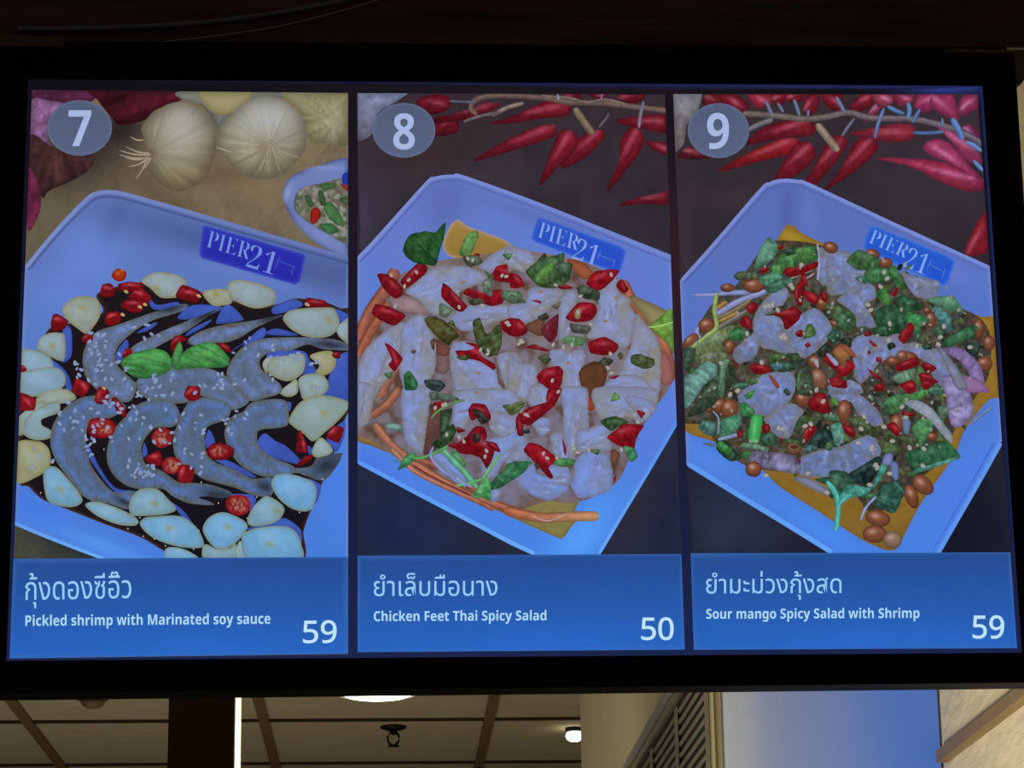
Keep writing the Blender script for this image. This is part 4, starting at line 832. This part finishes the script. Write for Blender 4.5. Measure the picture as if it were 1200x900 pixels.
caption(8, [(419, 652), (798.5, 650), (802.5, 762.5), (419, 765.5)], 'ยำเล็บมือนาง', Q4(438, 672.5, 582.7, 699.5, .5), 'Chicken Feet Thai Spicy Salad', Q4(438, 716.5, 640, 732.5, 1), '50', Q4(751, 724, 789, 751),
        (473.3, 154, 36.7, 32), '8', Q4(460.7, 134, 486, 176.7))

# ---- page 9
page(9, 'menu_page', (54, 44, 50), (24, 28, 46), 'right page of the menu showing dish 9', ang=90, rs=0, nz=.1, ns=30,
     hl=[(860, 610, 60, 60, 20, (44, 52, 78), .85), (1130, 620, 40, 60, 0, (20, 23, 38), .9), (1080, 230, 60, 40, 20, (62, 54, 62), .5), (800, 270, 14, 70, 0, (66, 52, 62), .6), (860, 230, 60, 20, 0, (62, 50, 56), .5)])
Z('K')
S('pictured_garlic_bulb', '15,55 122,55 100,150 75,170 60,242 20,254', (134, 134, 148), (110, 100, 88), rw=7, nz=.25, ns=6)
K1 = (124, 28, 44); K2 = (164, 58, 100)
for p, c in (('40,285 80,250 130,258 175,285 100,294', (94, 28, 38)), ('190,58 240,62 292,105 260,132 200,102', K1), ('130,76 180,62 202,105 140,107', (110, 30, 42)), ('288,60 367,60 372,95 330,117 305,102', (150, 44, 66)), ('368,60 427,60 410,102 380,102', K1), ('423,60 487,60 470,92 430,92', K1), ('480,122 490,75 530,60 537,110 500,142', K1), ('543,60 622,64 612,95 622,132 570,112', K1), ('638,122 680,68 727,60 727,100 680,127', K1), ('690,162 740,93 762,105 720,152', (150, 60, 84)), ('723,62 802,60 790,102 750,112', (158, 62, 88)), ('798,68 872,60 862,100 820,107', (150, 50, 76)),
             ('873,112 890,66 942,64 952,100 915,132', (164, 58, 100)), ('928,100 940,60 1002,60 1032,152 1000,152 960,132', K2), ('1028,132 1040,73 1110,60 1110,100 1050,142', (150, 56, 92)), ('1038,190 1070,168 1110,222 1060,222', (120, 44, 84)),
             ('283,242 330,190 400,163 450,158 500,153 527,185 500,212 400,222', K1), ('648,200 720,185 820,168 872,180 867,222 800,234 740,227 680,217', (146, 44, 62)), ('888,150 960,160 1020,190 1080,250 1115,305 1060,302 1000,232 950,182', (164, 62, 100)), ('903,250 940,223 1000,240 1080,330 1120,372 1100,392 1000,312 930,282', K2), ('738,290 850,290 960,300 1040,330 1100,370 1120,397 1060,407 960,372 860,322', (158, 48, 80)),
             ('186,337 260,285 380,230 440,218 470,235 440,272 330,302', (146, 30, 40)), ('380,370 420,290 455,240 500,233 527,260 512,305 450,355', K1), ('488,375 530,300 560,240 600,208 637,230 622,270 560,347 520,385', K1), ('558,404 610,330 660,240 700,216 742,235 737,270 670,332', K1), ('1053,602 1080,540 1122,473 1150,470 1150,600 1090,632 1055,632', (150, 34, 50))):
    pepper(p, c, (214, 140, 190) if c[2] > 75 else (196, 110, 130), .55)
SW('pictured_twig', [(270, 132), (400, 142), (480, 152), (560, 145), (640, 130), (720, 148), (860, 152), (960, 172), (1040, 200), (1130, 250)], 22, (104, 90, 84), (94, 88, 108), ns=4, nz=.2)
for P, w, c in (([(350, 90), (365, 120), (372, 142)], 14, (96, 104, 128)), ([(392, 95), (412, 128)], 13, (96, 104, 128)), ([(450, 84), (470, 142)], 14, (92, 106, 136)), ([(500, 120), (498, 142)], 13, (90, 106, 140)), ([(598, 75), (612, 100), (627, 128)], 15, (96, 108, 142)), ([(530, 170), (565, 215), (605, 265)], 28, (128, 112, 100)), ([(618, 212), (640, 180), (662, 150)], 12, (96, 96, 118)), ([(734, 220), (745, 170), (766, 115)], 13, (86, 106, 152)), ([(778, 108), (805, 122), (836, 134)], 16, (80, 110, 160)), ([(850, 95), (855, 125), (848, 150)], 18, (78, 112, 166)), ([(866, 165), (880, 140), (892, 118)], 14, (80, 110, 160)), ([(868, 200), (910, 202), (975, 198)], 13, (70, 98, 146)), ([(1005, 150), (1025, 185), (1042, 225)], 24, (84, 116, 176)), ([(1055, 232), (1080, 245), (1110, 265)], 18, (96, 126, 180)), ([(1080, 298), (1115, 335)], 16, (90, 120, 180)), ([(290, 190), (330, 170), (375, 155)], 20, (104, 100, 108)), ([(970, 150), (972, 180)], 10, (96, 120, 172))):
    SW('pictured_stem', P, w, c)
Z('X')
S('pictured_plate', '790,337 798,328 830,292 891,221.5 899,215.5 909,211.5 922,210.5 936,212 948,215.5 1043,260 1170,318 1195,515 1176,513 1170,523 1098,652 1085,665 990,665 972,650 790,537', (90, 108, 176), (70, 128, 226), smooth=False, rim=(124, 142, 212), rw=2.3, rs=.75, step=4,
  hl=[(922, 246, 9, 34, 4, (78, 92, 156), .7), (948, 246, 10, 30, -6, (104, 124, 196), .6), (990, 262, 70, 12, 24, (92, 106, 180), .6), (860, 300, 30, 30, -45, (96, 108, 180), .6), (830, 380, 30, 40, 0, (98, 112, 188), .6), (1120, 320, 40, 14, 25, (104, 122, 208), .6), (830, 540, 50, 14, 32, (82, 134, 232), .8), (1130, 560, 20, 70, 30, (76, 126, 228), .8), (960, 620, 60, 10, 33, (74, 140, 242), .7)])
rib([(798, 330), (830, 294.5), (891, 224), (900, 218), (910, 214), (922, 213), (936, 214.5), (948, 218), (1043, 262.5), (1158, 314.5)], 4, (122, 138, 202), (118, 138, 210))
rib([(801, 333), (833, 298), (894, 228.5), (903, 222.5), (912, 219), (922, 218), (934, 219.5), (946, 223), (1043, 268), (1158, 320)], 2.4, (80, 96, 162), (92, 110, 186))
rib([(805, 544), (860, 578), (920, 614.5), (974, 648)], 6, (92, 150, 238), (96, 160, 246))
rib([(1172, 520), (1140, 577), (1098, 650)], 5, (96, 146, 232), (92, 150, 240))
rib([(1164, 520), (1132, 577), (1090, 650)], 2, (62, 106, 204), (66, 120, 220))
S('pictured_plate_logo', '1018,267 1023,265.5 1112,302 1118.5,308 1111,331 1105,336.5 1012,294 1011,289', (40, 90, 200), (34, 82, 202), smooth=False, rim=(72, 120, 214), rw=1.8, rs=.8)
TX('logo_name', '𝐏𝐈𝐄𝐑', [(1023, 270), (1067, 289.5), (1060, 304), (1017, 285.5)], (126, 164, 228), bold=-.018)
TX('logo_number', '𝟐𝟏', [(1066, 290.5), (1090, 300.5), (1082, 323), (1057, 313)], (126, 164, 228), bold=-.018)
bg_ = Bag(); SW('m', [(1086, 310), (1106, 320)], 1.4, (76, 128, 218), bag=bg_, hs=0); SW('m', [(1091, 305), (1086, 316)], 1.6, (76, 128, 218), bag=bg_, hs=0); SW('m', [(1107, 316), (1103, 327)], 1.8, (76, 128, 218), bag=bg_, hs=0)
finish(bg_, 'logo_windmill')
Z('X')
S('pictured_sauce', '800,480 803,506 838,520 885,546 914,572 950,595 985,618 1012,635 1040,646 1053,641 1059,628 1075,597 1096,566 1118,534 1131,503 1158,470 1180,460 1180,380 1150,372 1130,365 1080,340 950,280 932,267 926,267 909,284', (150, 116, 38), (128, 98, 42), rim=(116, 84, 34), rw=2.2, rs=.6, step=3.4, nz=.08, hl=[(925, 278, 14, 6, 20, (164, 140, 50), .7), (960, 590, 24, 9, 32, (134, 104, 34), .6), (1020, 622, 18, 12, 0, (110, 92, 50), .6)])
S('pictured_salad_heap', '795,490 796,420 812,392 838,352 858,340 880,310 896,288 915,283 950,286 985,296 1020,304 1060,326 1095,350 1125,362 1150,376 1160,400 1158,440 1140,470 1120,500 1112,520 1098,545 1080,560 1050,590 1020,602 1000,580 970,562 935,556 900,552 870,545 840,522 825,500', (54, 54, 42), (46, 50, 40), rim=(70, 56, 36), rw=4, rs=.5, nz=.35, ns=4, step=1.8,
  mix=[((30, 44, 34), .9, 7, 2.), ((96, 88, 66), .65, 6, 6.), ((82, 46, 34), .5, 5, 11.), ((108, 116, 140), .3, 4, 17.)])
# scattered chopped herbs filling the heap
def in_heap():
    while 1:
        x = rr.uniform(808, 1150); y = rr.uniform(300, 560)
        if abs(x-985)/185+abs(y-430)/175 < 1.18 and y > 300+max(0, (940-x))*.3: return x, y
hb = Bag()
for i in range(210):
    x, y = in_heap(); c = rr.choice([(64, 92, 54), (48, 80, 52), (88, 110, 66), (86, 116, 92), (98, 90, 70), (62, 108, 68), (86, 50, 36), (36, 50, 42), (30, 42, 34)])
    EL('h', x, y, rr.uniform(2.5, 7), rr.uniform(1.6, 3.4), rr.uniform(0, 180), c, wob=.35, n=9, bag=hb, nz=.25, ns=3, rs=.6, rw=1.3)
finish(hb, 'pictured_chopped_herbs', 'stuff')
SH = (116, 130, 176)
def prawn(f, p, c=SH, seed=1., amt=.35, warm=0, name='pictured_shrimp'):
    Z(f); m, P = cen_(p); c = mixc(mixc(c, (116, 126, 156), .3), (100, 126, 186), (m[1]-430)/200)
    rr_ = random.Random(int(seed*10)); an, l, w, nn = axis_of(curve(P)); ex = []
    for i in range(5):
        q = m+np.array([rr_.gauss(0, 1)*l*.6, rr_.gauss(0, 1)*w*.6]); ex.append((q[0], q[1], rr_.uniform(3, 9), rr_.uniform(1, 2.5), rr_.uniform(0, 180), (148, 166, 230), .6)); q = q+np.array([rr_.uniform(-6, 6), rr_.uniform(3, 7)]); ex.append((q[0], q[1], rr_.uniform(5, 12), 1.2, rr_.uniform(0, 180), (92, 96, 118), .5))
    return S(name, p, mixc(c, (128, 126, 116), warm), tuple(v*.86 for v in c), ten=.4, rag=.8, rim=(108, 106, 102), rw=3, rs=.7, mix=[((116, 112, 108), min(.75, amt+.2), 15, seed), ((126, 146, 214), .5, 7, seed+4), ((96, 104, 132), .35, 4, seed+9)], hl=ex, nz=.1, ns=3, step=1.8)
prawn('L', '780,200 800,150 900,178 960,205 1010,280 1090,320 1060,420 947,420 900,382 800,342', (122, 130, 170), 2., .5)
prawn('M', '-50,180 80,180 152,270 162,350 60,402 -50,402', (116, 128, 168), 3., .5)
prawn('M', '348,270 420,310 562,338 542,432 440,422 388,362', (134, 138, 186), 4., .3, name='pictured_onion_slice')
prawn('M', '358,690 440,678 560,718 642,800 690,930 560,930 500,792 400,742', (110, 122, 168), 5., .5)
prawn('O', '-60,-20 60,18 130,68 202,130 242,200 200,232 120,182 70,102 -20,92', (112, 126, 182), 6.)
prawn('L', '328,720 420,638 452,620 472,680 440,762 348,792', (108, 124, 186), 7., .4)
prawn('N', '560,130 620,108 682,150 642,210 602,292 540,282 468,190', (120, 130, 172), 8., .5, name='pictured_onion_slice')
prawn('Q', '598,100 680,38 760,-30 920,-30 942,80 850,140 902,230 942,332 780,342 760,240 680,160', (112, 132, 200), 9.)
prawn('L', '438,540 480,460 540,400 600,368 632,400 602,470 540,490 598,560 612,602 682,540 762,488 832,540 872,610 832,682 760,742 690,762 560,722 480,702 438,620', (124, 138, 192), 10., .5)
prawn('Q', '210,300 260,240 400,172 500,240 560,340 500,430 400,560 300,610 250,560 180,480', (116, 132, 186), 14., .5)
prawn('P', '538,680 620,598 720,518 880,488 952,510 977,580 952,680 880,762 780,822 680,822 578,762', (116, 132, 196), 11., .25)
prawn('Q', '708,500 780,418 860,398 1000,418 1150,398 1200,540 1100,602 980,642 902,742 820,832 758,780 738,600', (110, 128, 192), 12., .4)
prawn('Q', '540,880 700,800 800,840 820,920 540,930', (110, 126, 180), 15., .4)
prawn('X', '932,541 955,530 985,524 1005,515 1022,511 1032,530 1021,546 1000,554 975,561 945,560 936,556', (96, 116, 168), 13., .4)
Z('N'); S('pictured_shrimp_tail', '383,382 400,366 440,360 560,370 640,393 662,430 652,477 560,467 440,442 398,412', (112, 108, 140), rim=(74, 66, 84), rw=2.5, veins=(8, 2, .5), hl=[(*T((470, 392)), 10, 3, 8, (64, 50, 66), .7), (*T((580, 440)), 12, 3, 8, (150, 158, 204), .7)])
Z('Q'); S('pictured_shrimp_fold', '205,300 260,232 300,250 240,330', (138, 150, 200), rs=.3)
Z('L')
SW('pictured_noodle', [(98, 412), (200, 412), (300, 402), (430, 398)], 30, (124, 134, 188), taper=(.5, 1.2)); SW('pictured_noodle', [(225, 525), (350, 450), (505, 392)], 36, (128, 134, 184)); SW('pictured_noodle', [(130, 590), (120, 620), (145, 668)], 30, (122, 136, 190)); SW('pictured_noodle', [(240, 540), (330, 500), (420, 440)], 26, (120, 104, 82)); SW('pictured_noodle', [(230, 600), (330, 540), (400, 500)], 26, (112, 104, 100)); SW('pictured_noodle', [(790, 130), (800, 250), (790, 330)], 14, (138, 142, 178)); SW('pictured_noodle', [(560, 350), (700, 300), (770, 270)], 12, (150, 140, 132)); SW('pictured_noodle', [(720, 330), (775, 292)], 9, (170, 160, 150)); SW('pictured_mango_strip', [(230, 490), (290, 450)], 30, (146, 112, 60)); SW('pictured_mango_strip', [(245, 560), (350, 510)], 22, (150, 118, 62))
# peanuts
for f, L in (('L', [(293, 373, 40, 25, 0), (437, 362, 58, 40, 0), (178, 582, 46, 42, 0), (88, 668, 56, 30, -42), (303, 700, 30, 42, 0), (865, 150, 42, 32, 15), (820, 450, 40, 30, 0), (405, 322, 26, 18, 0), (130, 750, 34, 26, 0)]), ('Q', [(400, 640, 60, 60, 0), (470, 130, 50, 60, 0), (590, 310, 60, 32, 30)]), ('N', [(235, 120, 42, 42, 0), (287, 137, 47, 52, 0), (672, 85, 40, 46, 0), (770, 8, 46, 22, 0), (415, 455, 43, 42, 0), (475, 240, 30, 26, 0), (180, 140, 20, 16, 0)]),
             ('M', [(195, 190, 42, 32, 20), (268, 235, 40, 28, 0), (390, 757, 58, 32, 5), (517, 550, 30, 46, 0), (785, 600, 30, 56, 0), (840, 680, 34, 44, 0), (817, 795, 44, 42, 0), (310, 780, 40, 26, 0), (500, 500, 22, 20, 0)]), ('O', [(38, 155, 38, 66, 0), (315, 215, 35, 52, -10), (452, 537, 64, 45, 42), (392, 598, 34, 66, -20), (500, 285, 30, 24, 0), (215, 715, 66, 44, 15), (198, 797, 64, 46, 0)])):
    for a_ in L: Z(f); peanut(*a_)
Z('Q'); peanut(440, 790, 72, 100, -25, (150, 98, 78)); peanut(1170, 590, 50, 50, 0, (150, 94, 78)); Z('N'); peanut(627, 347, 40, 34, 0, (138, 92, 70)); Z('O'); peanut(292, 828, 49, 45, 0, (156, 128, 106))
Z('N'); EL('pictured_peanut_hollow', 628, 338, 22, 10, 0, (88, 54, 40), n=10)
# greens
GL = [('L', '438,270 470,160 520,93 567,130 562,190 500,252', (92, 146, 124)), ('L', '528,260 600,180 680,150 782,143 792,220 700,242 600,292 538,292', (64, 116, 62)), ('L', '670,165 720,145 775,160 780,215 700,215', (86, 146, 72)), ('L', '600,170 650,148 670,185 620,195', (44, 76, 52)), ('L', '530,260 600,240 620,280 560,310', (92, 158, 84)), ('L', '468,320 540,288 602,310 540,372 480,352', (88, 150, 120)), ('L', '500,390 540,340 640,320 660,340 560,400', (64, 116, 96)), ('L', '328,310 360,283 462,290 452,322 350,332', (84, 94, 66)), ('L', '55,720 160,638 320,578 352,600 260,682 292,722 200,742 60,765', (122, 136, 92)), ('L', '298,640 340,588 392,620 382,660 320,667', (60, 122, 62)),
      ('L', '100,765 200,720 290,735 280,790 140,800', (112, 116, 82)), ('P', '138,330 222,318 200,422 138,490', (60, 84, 70)), ('P', '280,600 380,498 500,438 522,560 430,662 360,742 260,812 150,835 250,700', (54, 70, 50)), ('P', '138,540 200,498 300,420 382,448 382,520 280,602 200,732 138,765', (112, 162, 152)), ('P', '408,420 440,388 482,400 452,480 432,682 388,662', (104, 146, 112)), ('P', '468,220 530,158 592,190 592,242 500,262', (62, 128, 76)), ('P', '738,385 800,368 900,368 902,390 820,417', (82, 112, 56)), ('P', '768,460 850,418 1000,438 962,482 850,502', (50, 82, 62)), ('P', '780,440 850,430 900,450 820,490', (92, 132, 150)), ('P', '908,370 990,358 1002,400 930,402', (60, 84, 48)), ('P', '488,610 560,578 622,590 560,622', (76, 142, 114)), ('P', '610,570 660,540 690,580 640,600', (80, 120, 74)), ('P', '670,520 720,505 700,545', (84, 140, 78)), ('P', '588,672 670,628 642,690 600,702', (78, 158, 74)), ('P', '548,760 580,728 662,790 652,832 570,812', (66, 152, 84)), ('P', '878,650 905,618 932,672', (66, 84, 60)), ('P', '1058,150 1095,133 1127,190 1122,225 1028,247', (84, 118, 60)), ('P', '740,70 790,40 850,30 800,75', (84, 94, 66)),
      ('Q', '488,140 600,148 720,200 767,270 762,342 700,392 640,342 558,240', (82, 106, 66)), ('Q', '660,260 750,240 765,310 700,370', (60, 92, 60)), ('Q', '508,430 550,368 620,358 632,430 560,492', (42, 88, 72)), ('Q', '618,450 720,428 722,522', (46, 50, 44)), ('Q', '418,560 500,478 562,520 480,602', (40, 48, 36)), ('Q', '928,230 950,168 1050,168 1052,200 970,262 938,302', (82, 150, 146)), ('Q', '1038,250 1090,138 1200,198 1200,342 1130,392 1060,302', (36, 80, 48)), ('Q', '1120,80 1200,60 1200,180 1150,170', (40, 92, 50)), ('Q', '933,370 970,318 1100,338 1112,390 1000,422', (42, 78, 52)), ('Q', '948,50 1000,-20 1040,-20 1072,140 1050,182 990,112', (60, 138, 62)), ('Q', '750,350 840,330 880,350 800,380', (92, 104, 72)), ('Q', '240,880 280,758 382,738 382,930 240,930', (62, 74, 54)), ('Q', '255,760 290,690 262,880 245,880', (96, 156, 112)), ('Q', '608,760 700,728 722,780 660,812', (72, 86, 48)), ('Q', '0,580 100,570 150,600 60,650 0,640', (80, 106, 58)), ('Q', '160,570 250,570 310,640 200,630', (56, 74, 44)), ('Q', '880,800 930,770 970,830 900,860', (54, 66, 46)), ('Q', '270,20 370,50 350,75 300,60', (92, 98, 60)),
      ('M', '53,230 110,163 170,180 232,210 222,270 120,277', (66, 108, 62)), ('M', '148,300 180,263 280,268 302,330 180,352', (58, 114, 62)), ('M', '288,270 320,248 382,380 330,372', (62, 120, 62)), ('M', '93,320 150,308 162,352', (60, 120, 90)), ('M', '230,410 270,370 300,440 290,500', (66, 134, 62)), ('M', '328,440 380,418 472,470 452,502 348,502', (42, 86, 54)), ('M', '368,540 400,503 502,540 512,560 460,592 472,640 440,662 418,600', (60, 132, 74)), ('M', '498,440 600,418 652,430 700,505 640,512', (92, 150, 114)), ('M', '528,500 560,473 632,540 637,612 600,622', (74, 126, 128)), ('M', '588,680 640,628 760,578 782,600 740,652 620,702', (56, 112, 70)), ('M', '518,620 560,578 602,620 550,652', (64, 92, 62)), ('M', '698,680 790,688 782,740 740,752', (38, 56, 48)), ('M', '298,872 360,838 432,818 422,872 350,905', (108, 144, 116)), ('M', '433,905 450,813 492,830 480,905', (86, 144, 74)), ('M', '205,540 225,490 300,470 330,560 300,610 215,580', (46, 88, 62)), ('M', '0,520 60,500 100,540 60,600 0,600', (62, 104, 66)), ('M', '200,600 280,580 320,610 290,645 215,635', (40, 78, 48)), ('M', '470,690 520,685 525,715 480,715', (40, 66, 44)), ('M', '275,690 310,675 325,700 290,720', (34, 42, 36)),
      ('N', '233,290 240,200 340,165 352,220 310,272', (74, 138, 106)), ('N', '123,240 150,198 212,210 222,270 170,277', (80, 128, 120)), ('N', '338,120 370,103 422,150 410,182 360,172', (62, 148, 82)), ('N', '378,250 400,230 420,330 380,310', (70, 92, 52)), ('N', '218,350 225,308 270,308 330,370 355,400 300,415 260,392', (40, 62, 44)), ('N', '220,340 240,306 302,350 280,382', (66, 150, 80)), ('N', '338,340 370,313 492,340 487,364 380,342', (112, 160, 130)), ('N', '348,390 370,358 402,370 380,402', (64, 140, 74)), ('N', '448,280 500,258 542,290 522,332 460,322', (54, 96, 74)), ('N', '698,340 720,288 770,248 832,260 822,332 760,347', (32, 54, 54)), ('N', '640,220 660,180 700,170 690,230', (66, 90, 50)), ('N', '555,310 600,295 670,310 690,345 640,325', (74, 94, 50)), ('N', '670,370 710,325 755,345 700,365', (74, 120, 120)), ('N', '780,170 850,165 870,200 800,200', (80, 130, 100)), ('N', '738,510 860,488 930,520 930,582 850,602 800,542', (36, 86, 64)), ('N', '823,230 870,208 892,250 872,330 845,327', (96, 164, 154)), ('N', '570,40 590,28 612,60 590,70', (62, 82, 60)), ('N', '820,85 850,80 862,110 830,125', (96, 150, 60)), ('N', '795,320 830,300 830,355 795,355', (80, 120, 72)),
      ('O', '248,90 330,58 382,100 300,162 255,152', (76, 134, 80)), ('O', '348,60 400,98 482,60 470,28 420,50', (82, 160, 84)), ('O', '478,40 530,8 572,50 520,67', (84, 140, 110)), ('O', '530,120 590,130 600,170 540,190', (92, 122, 100)), ('O', '393,240 440,188 522,200 502,232 440,342', (76, 142, 84)), ('O', '208,310 230,298 362,350 260,372', (82, 96, 60)), ('O', '238,260 320,248 342,330 260,312', (70, 76, 46)), ('O', '58,190 130,178 222,270 200,292 120,252', (72, 86, 50)), ('O', '48,490 130,438 210,388 242,410 180,522 100,532', (24, 46, 46)), ('O', '-40,470 40,468 100,530 40,602 -40,602', (48, 84, 66)), ('O', '0,235 30,220 35,310 0,320', (96, 166, 150)), ('O', '330,280 420,290 400,330 340,310', (78, 84, 56)), ('O', '235,350 290,340 300,365 250,375', (86, 130, 76)),
      ('O', '198,620 240,538 320,528 342,600 322,660 290,687 208,652', (42, 88, 76)), ('O', '298,510 362,580 330,572', (70, 150, 130)), ('O', '-20,640 60,538 150,550 190,538 240,408 262,450 220,522 150,592 60,612 -10,650', (76, 168, 152)), ('O', '130,600 200,575 210,620 160,610', (66, 120, 80)), ('O', '358,370 560,308 602,330 642,395 420,477 398,460', (40, 94, 62)), ('O', '405,458 500,430 640,385 640,402 420,478', (90, 164, 142))]
for f, p, c in GL: Z(f); leaf(p, c)
Z('N'); S('pictured_onion_stalk', '388,290 405,180 440,170 462,190 442,310 410,317', (66, 168, 88), (54, 150, 74), rim=(40, 110, 56), rw=2, hl=[(*T((420, 240)), 2, 12, 5, (140, 210, 160), .6), (*T((425, 308)), 5, 2, 5, (150, 200, 160), .7)])
SW('pictured_stalk', [(800, 520), (840, 570), (858, 625), (860, 690), (845, 780)], 30, (76, 172, 162), ns=4); SW('pictured_stalk', [(862, 640), (890, 615), (930, 590)], 26, (66, 154, 146))
Z('O'); SW('pictured_stalk', [(0, 770), (5, 700), (15, 640), (60, 590)], 22, (76, 172, 160))
Z('L'); SW('pictured_stalk', [(95, 705), (180, 640), (232, 590), (220, 500), (232, 405)], 26, (134, 156, 90), ns=4)
# onion
Z('M'); S('pictured_red_onion', '578,715 680,708 772,780 808,850 812,930 760,905 700,800 620,742', (134, 116, 168), rim=(92, 68, 116), rw=3, veins=(45, 2.5, .3))
Z('O'); S('pictured_red_onion', '553,-30 650,-30 702,60 717,160 660,227 600,222 573,80', (136, 128, 172), rim=(80, 62, 96), rw=3, veins=(70, 2.2, .4)); S('pictured_red_onion', '640,-30 740,-20 802,45 770,52 680,47', (140, 108, 152), rim=(100, 50, 90), rw=2.5)
S('pictured_onion_slice', '358,110 420,93 500,138 562,220 602,270 602,320 560,282 480,192', (140, 150, 166), rim=(100, 108, 116), rw=2.5, veins=(45, 2.5, .25)); SW('pictured_onion_slice', [(700, 220), (760, 170), (812, 132)], 16, (110, 122, 160)); S('pictured_onion_slice', '240,430 250,380 290,375 285,430', (124, 134, 186)); S('pictured_onion_slice', '280,420 320,430 320,510 290,500', (110, 126, 180)); S('pictured_onion_slice', '345,190 385,200 375,270 350,260', (112, 126, 168)); SW('pictured_onion_slice', [(125, 725), (150, 660), (205, 600)], 14, (128, 148, 200))
Z('N'); S('pictured_onion_slice', '625,505 700,500 815,570 800,595 720,560', (128, 134, 160)); SW('pictured_onion_slice', [(230, 300), (290, 285), (345, 270)], 22, (124, 138, 170)); S('pictured_onion_slice', '145,320 210,320 200,340', (110, 120, 160)); SW('pictured_onion_slice', [(200, 150), (230, 190), (228, 270)], 10, (120, 140, 170))
Z('M'); S('pictured_onion_slice', '540,690 600,730 700,870 720,930 660,930 580,760', (120, 124, 148), veins=(50, 2.5, .2))
# chilli
for f, L in (('L', ['598,290 620,263 700,260 792,228 787,262 700,302 640,317', '568,150 585,137 600,150 585,166', '468,280 500,253 522,275 490,297', '658,400 700,328 722,370 702,482 670,452', '398,480 430,453 462,470 442,512 410,517', '358,560 400,523 427,560 417,602 370,587', '528,522 610,500 660,478 702,510 682,560 615,607 588,540', '668,627 690,605 720,620 705,650 675,645', '718,690 740,675 755,695 735,708', '413,820 440,793 520,810 530,840 460,857', '828,760 850,738 927,830 912,847 858,812', '698,300 725,298 737,360 710,352', '720,390 800,420 780,470 730,440']),
             ('Q', ['488,600 520,568 642,700 642,732 600,732 498,642', '678,650 720,628 757,680 730,712', '448,20 520,58 502,122 458,92', '833,380 890,383 860,417', '873,445 952,500 930,517 888,480', '862,560 880,542 895,560 880,578', '858,700 880,708 992,790 972,812 898,752', '528,800 600,768 662,830 620,872 558,842', '570,530 640,500 700,560 760,600 700,600', '920,850 1000,830 1010,890 940,900', '940,600 990,610 985,650 945,640']),
             ('M', ['338,650 400,568 427,590 412,640 370,687', '293,410 340,368 322,422', '328,800 440,758 457,800 380,832 328,837', '463,800 500,788 552,820 500,852', '150,630 185,620 190,640 155,645', '0,800 60,780 100,810 60,860 0,870', '0,690 60,700 90,760 30,750', '450,850 500,850 560,900 470,905']),
             ('N', ['678,260 720,223 747,240 702,312 678,302', '818,0 900,-12 905,30 830,22', '508,-12 530,-12 552,25 535,30', '698,110 740,58 792,60 822,150 780,162 718,142', '325,260 350,250 358,285 335,290', '540,285 570,295 560,312', '640,405 662,400 660,430', '458,225 495,220 500,260 465,265']),
             ('O', ['23,220 60,228 97,260 87,292 43,267', '328,10 400,-12 417,40 380,62', '200,20 225,5 247,25 225,47', '263,230 300,208 342,270 310,282', '340,155 405,160 400,180 345,175', '440,0 490,-10 510,15 460,40', '0,0 40,0 30,22 0,30'])):
    for p in L: Z(f); chili(p, (150, 26, 34), (208, 110, 120), .45)
Z('P'); S('pictured_carrot_sliver', '772,530 790,524 848,595 845,620 815,605', (160, 80, 58))
Z('Q'); S('pictured_carrot_sliver', '560,540 640,500 720,580 680,640 660,700 600,620', (146, 98, 60), nz=.2); S('pictured_carrot_sliver', '620,500 690,500 770,600 720,590', (160, 90, 66)); S('pictured_highlight', '505,575 530,575 610,650 600,680 570,665', (170, 180, 226)); S('pictured_highlight', '390,630 430,620 440,690 420,690', (176, 176, 200))
# seeds, nuts, garlic crumbs
wb = Bag(); Z('X')
for i in range(150):
    x, y = in_heap(); q = rr.uniform(.9, 2.0)
    EL('s', x, y, q*1.35, q*.9, rr.uniform(0, 180), mixc((172, 164, 146), (142, 152, 178), rr.random()), rs=.5, rw=1, n=8, bag=wb, step=1.3, rim=(88, 80, 70))
for f, L in (('L', ((400, 630), (600, 640), (610, 655), (590, 650), (520, 475), (540, 470), (500, 480), (640, 360), (650, 375), (570, 500), (255, 795), (480, 790), (700, 250))), ('M', ((275, 325), (260, 290), (240, 370), (735, 705), (560, 690), (590, 590), (570, 650), (440, 700), (290, 575), (285, 665), (185, 500), (170, 470))), ('O', ((125, 245), (140, 180), (290, 310), (455, 350), (380, 345), (200, 435), (210, 450), (275, 480), (110, 320), (180, 340), (180, 355), (245, 235), (450, 440), (360, 185), (340, 130), (170, 540))), ('N', ((700, 480), (290, 65), (330, 45), (715, 220), (685, 230), (565, 245), (545, 240), (800, 580), (480, 490), (780, 100), (745, 40)))):
    for x, y in L: Z(f); k_ = cur[2]; EL('s', x, y, 3.4/k_, 2.5/k_, rr.uniform(0, 180), (166, 166, 160), rs=.5, rw=1, n=9, bag=wb, step=1.3, rim=(96, 90, 80))
finish(wb, 'pictured_seeds_and_crumbs', 'stuff')
caption(9, [(808.5, 650), (1182.5, 649), (1190, 761), (812, 763)], 'ยำมะม่วงกุ้งสด', Q4(826.5, 671, 984.7, 705, .5), 'Sour mango Spicy Salad with Shrimp', Q4(826.5, 714.5, 1076, 730.5, 1), '59', Q4(1138, 722.5, 1175, 750),
        (841, 155.7, 36, 32), '9', Q4(827.7, 135, 853.3, 177.3))
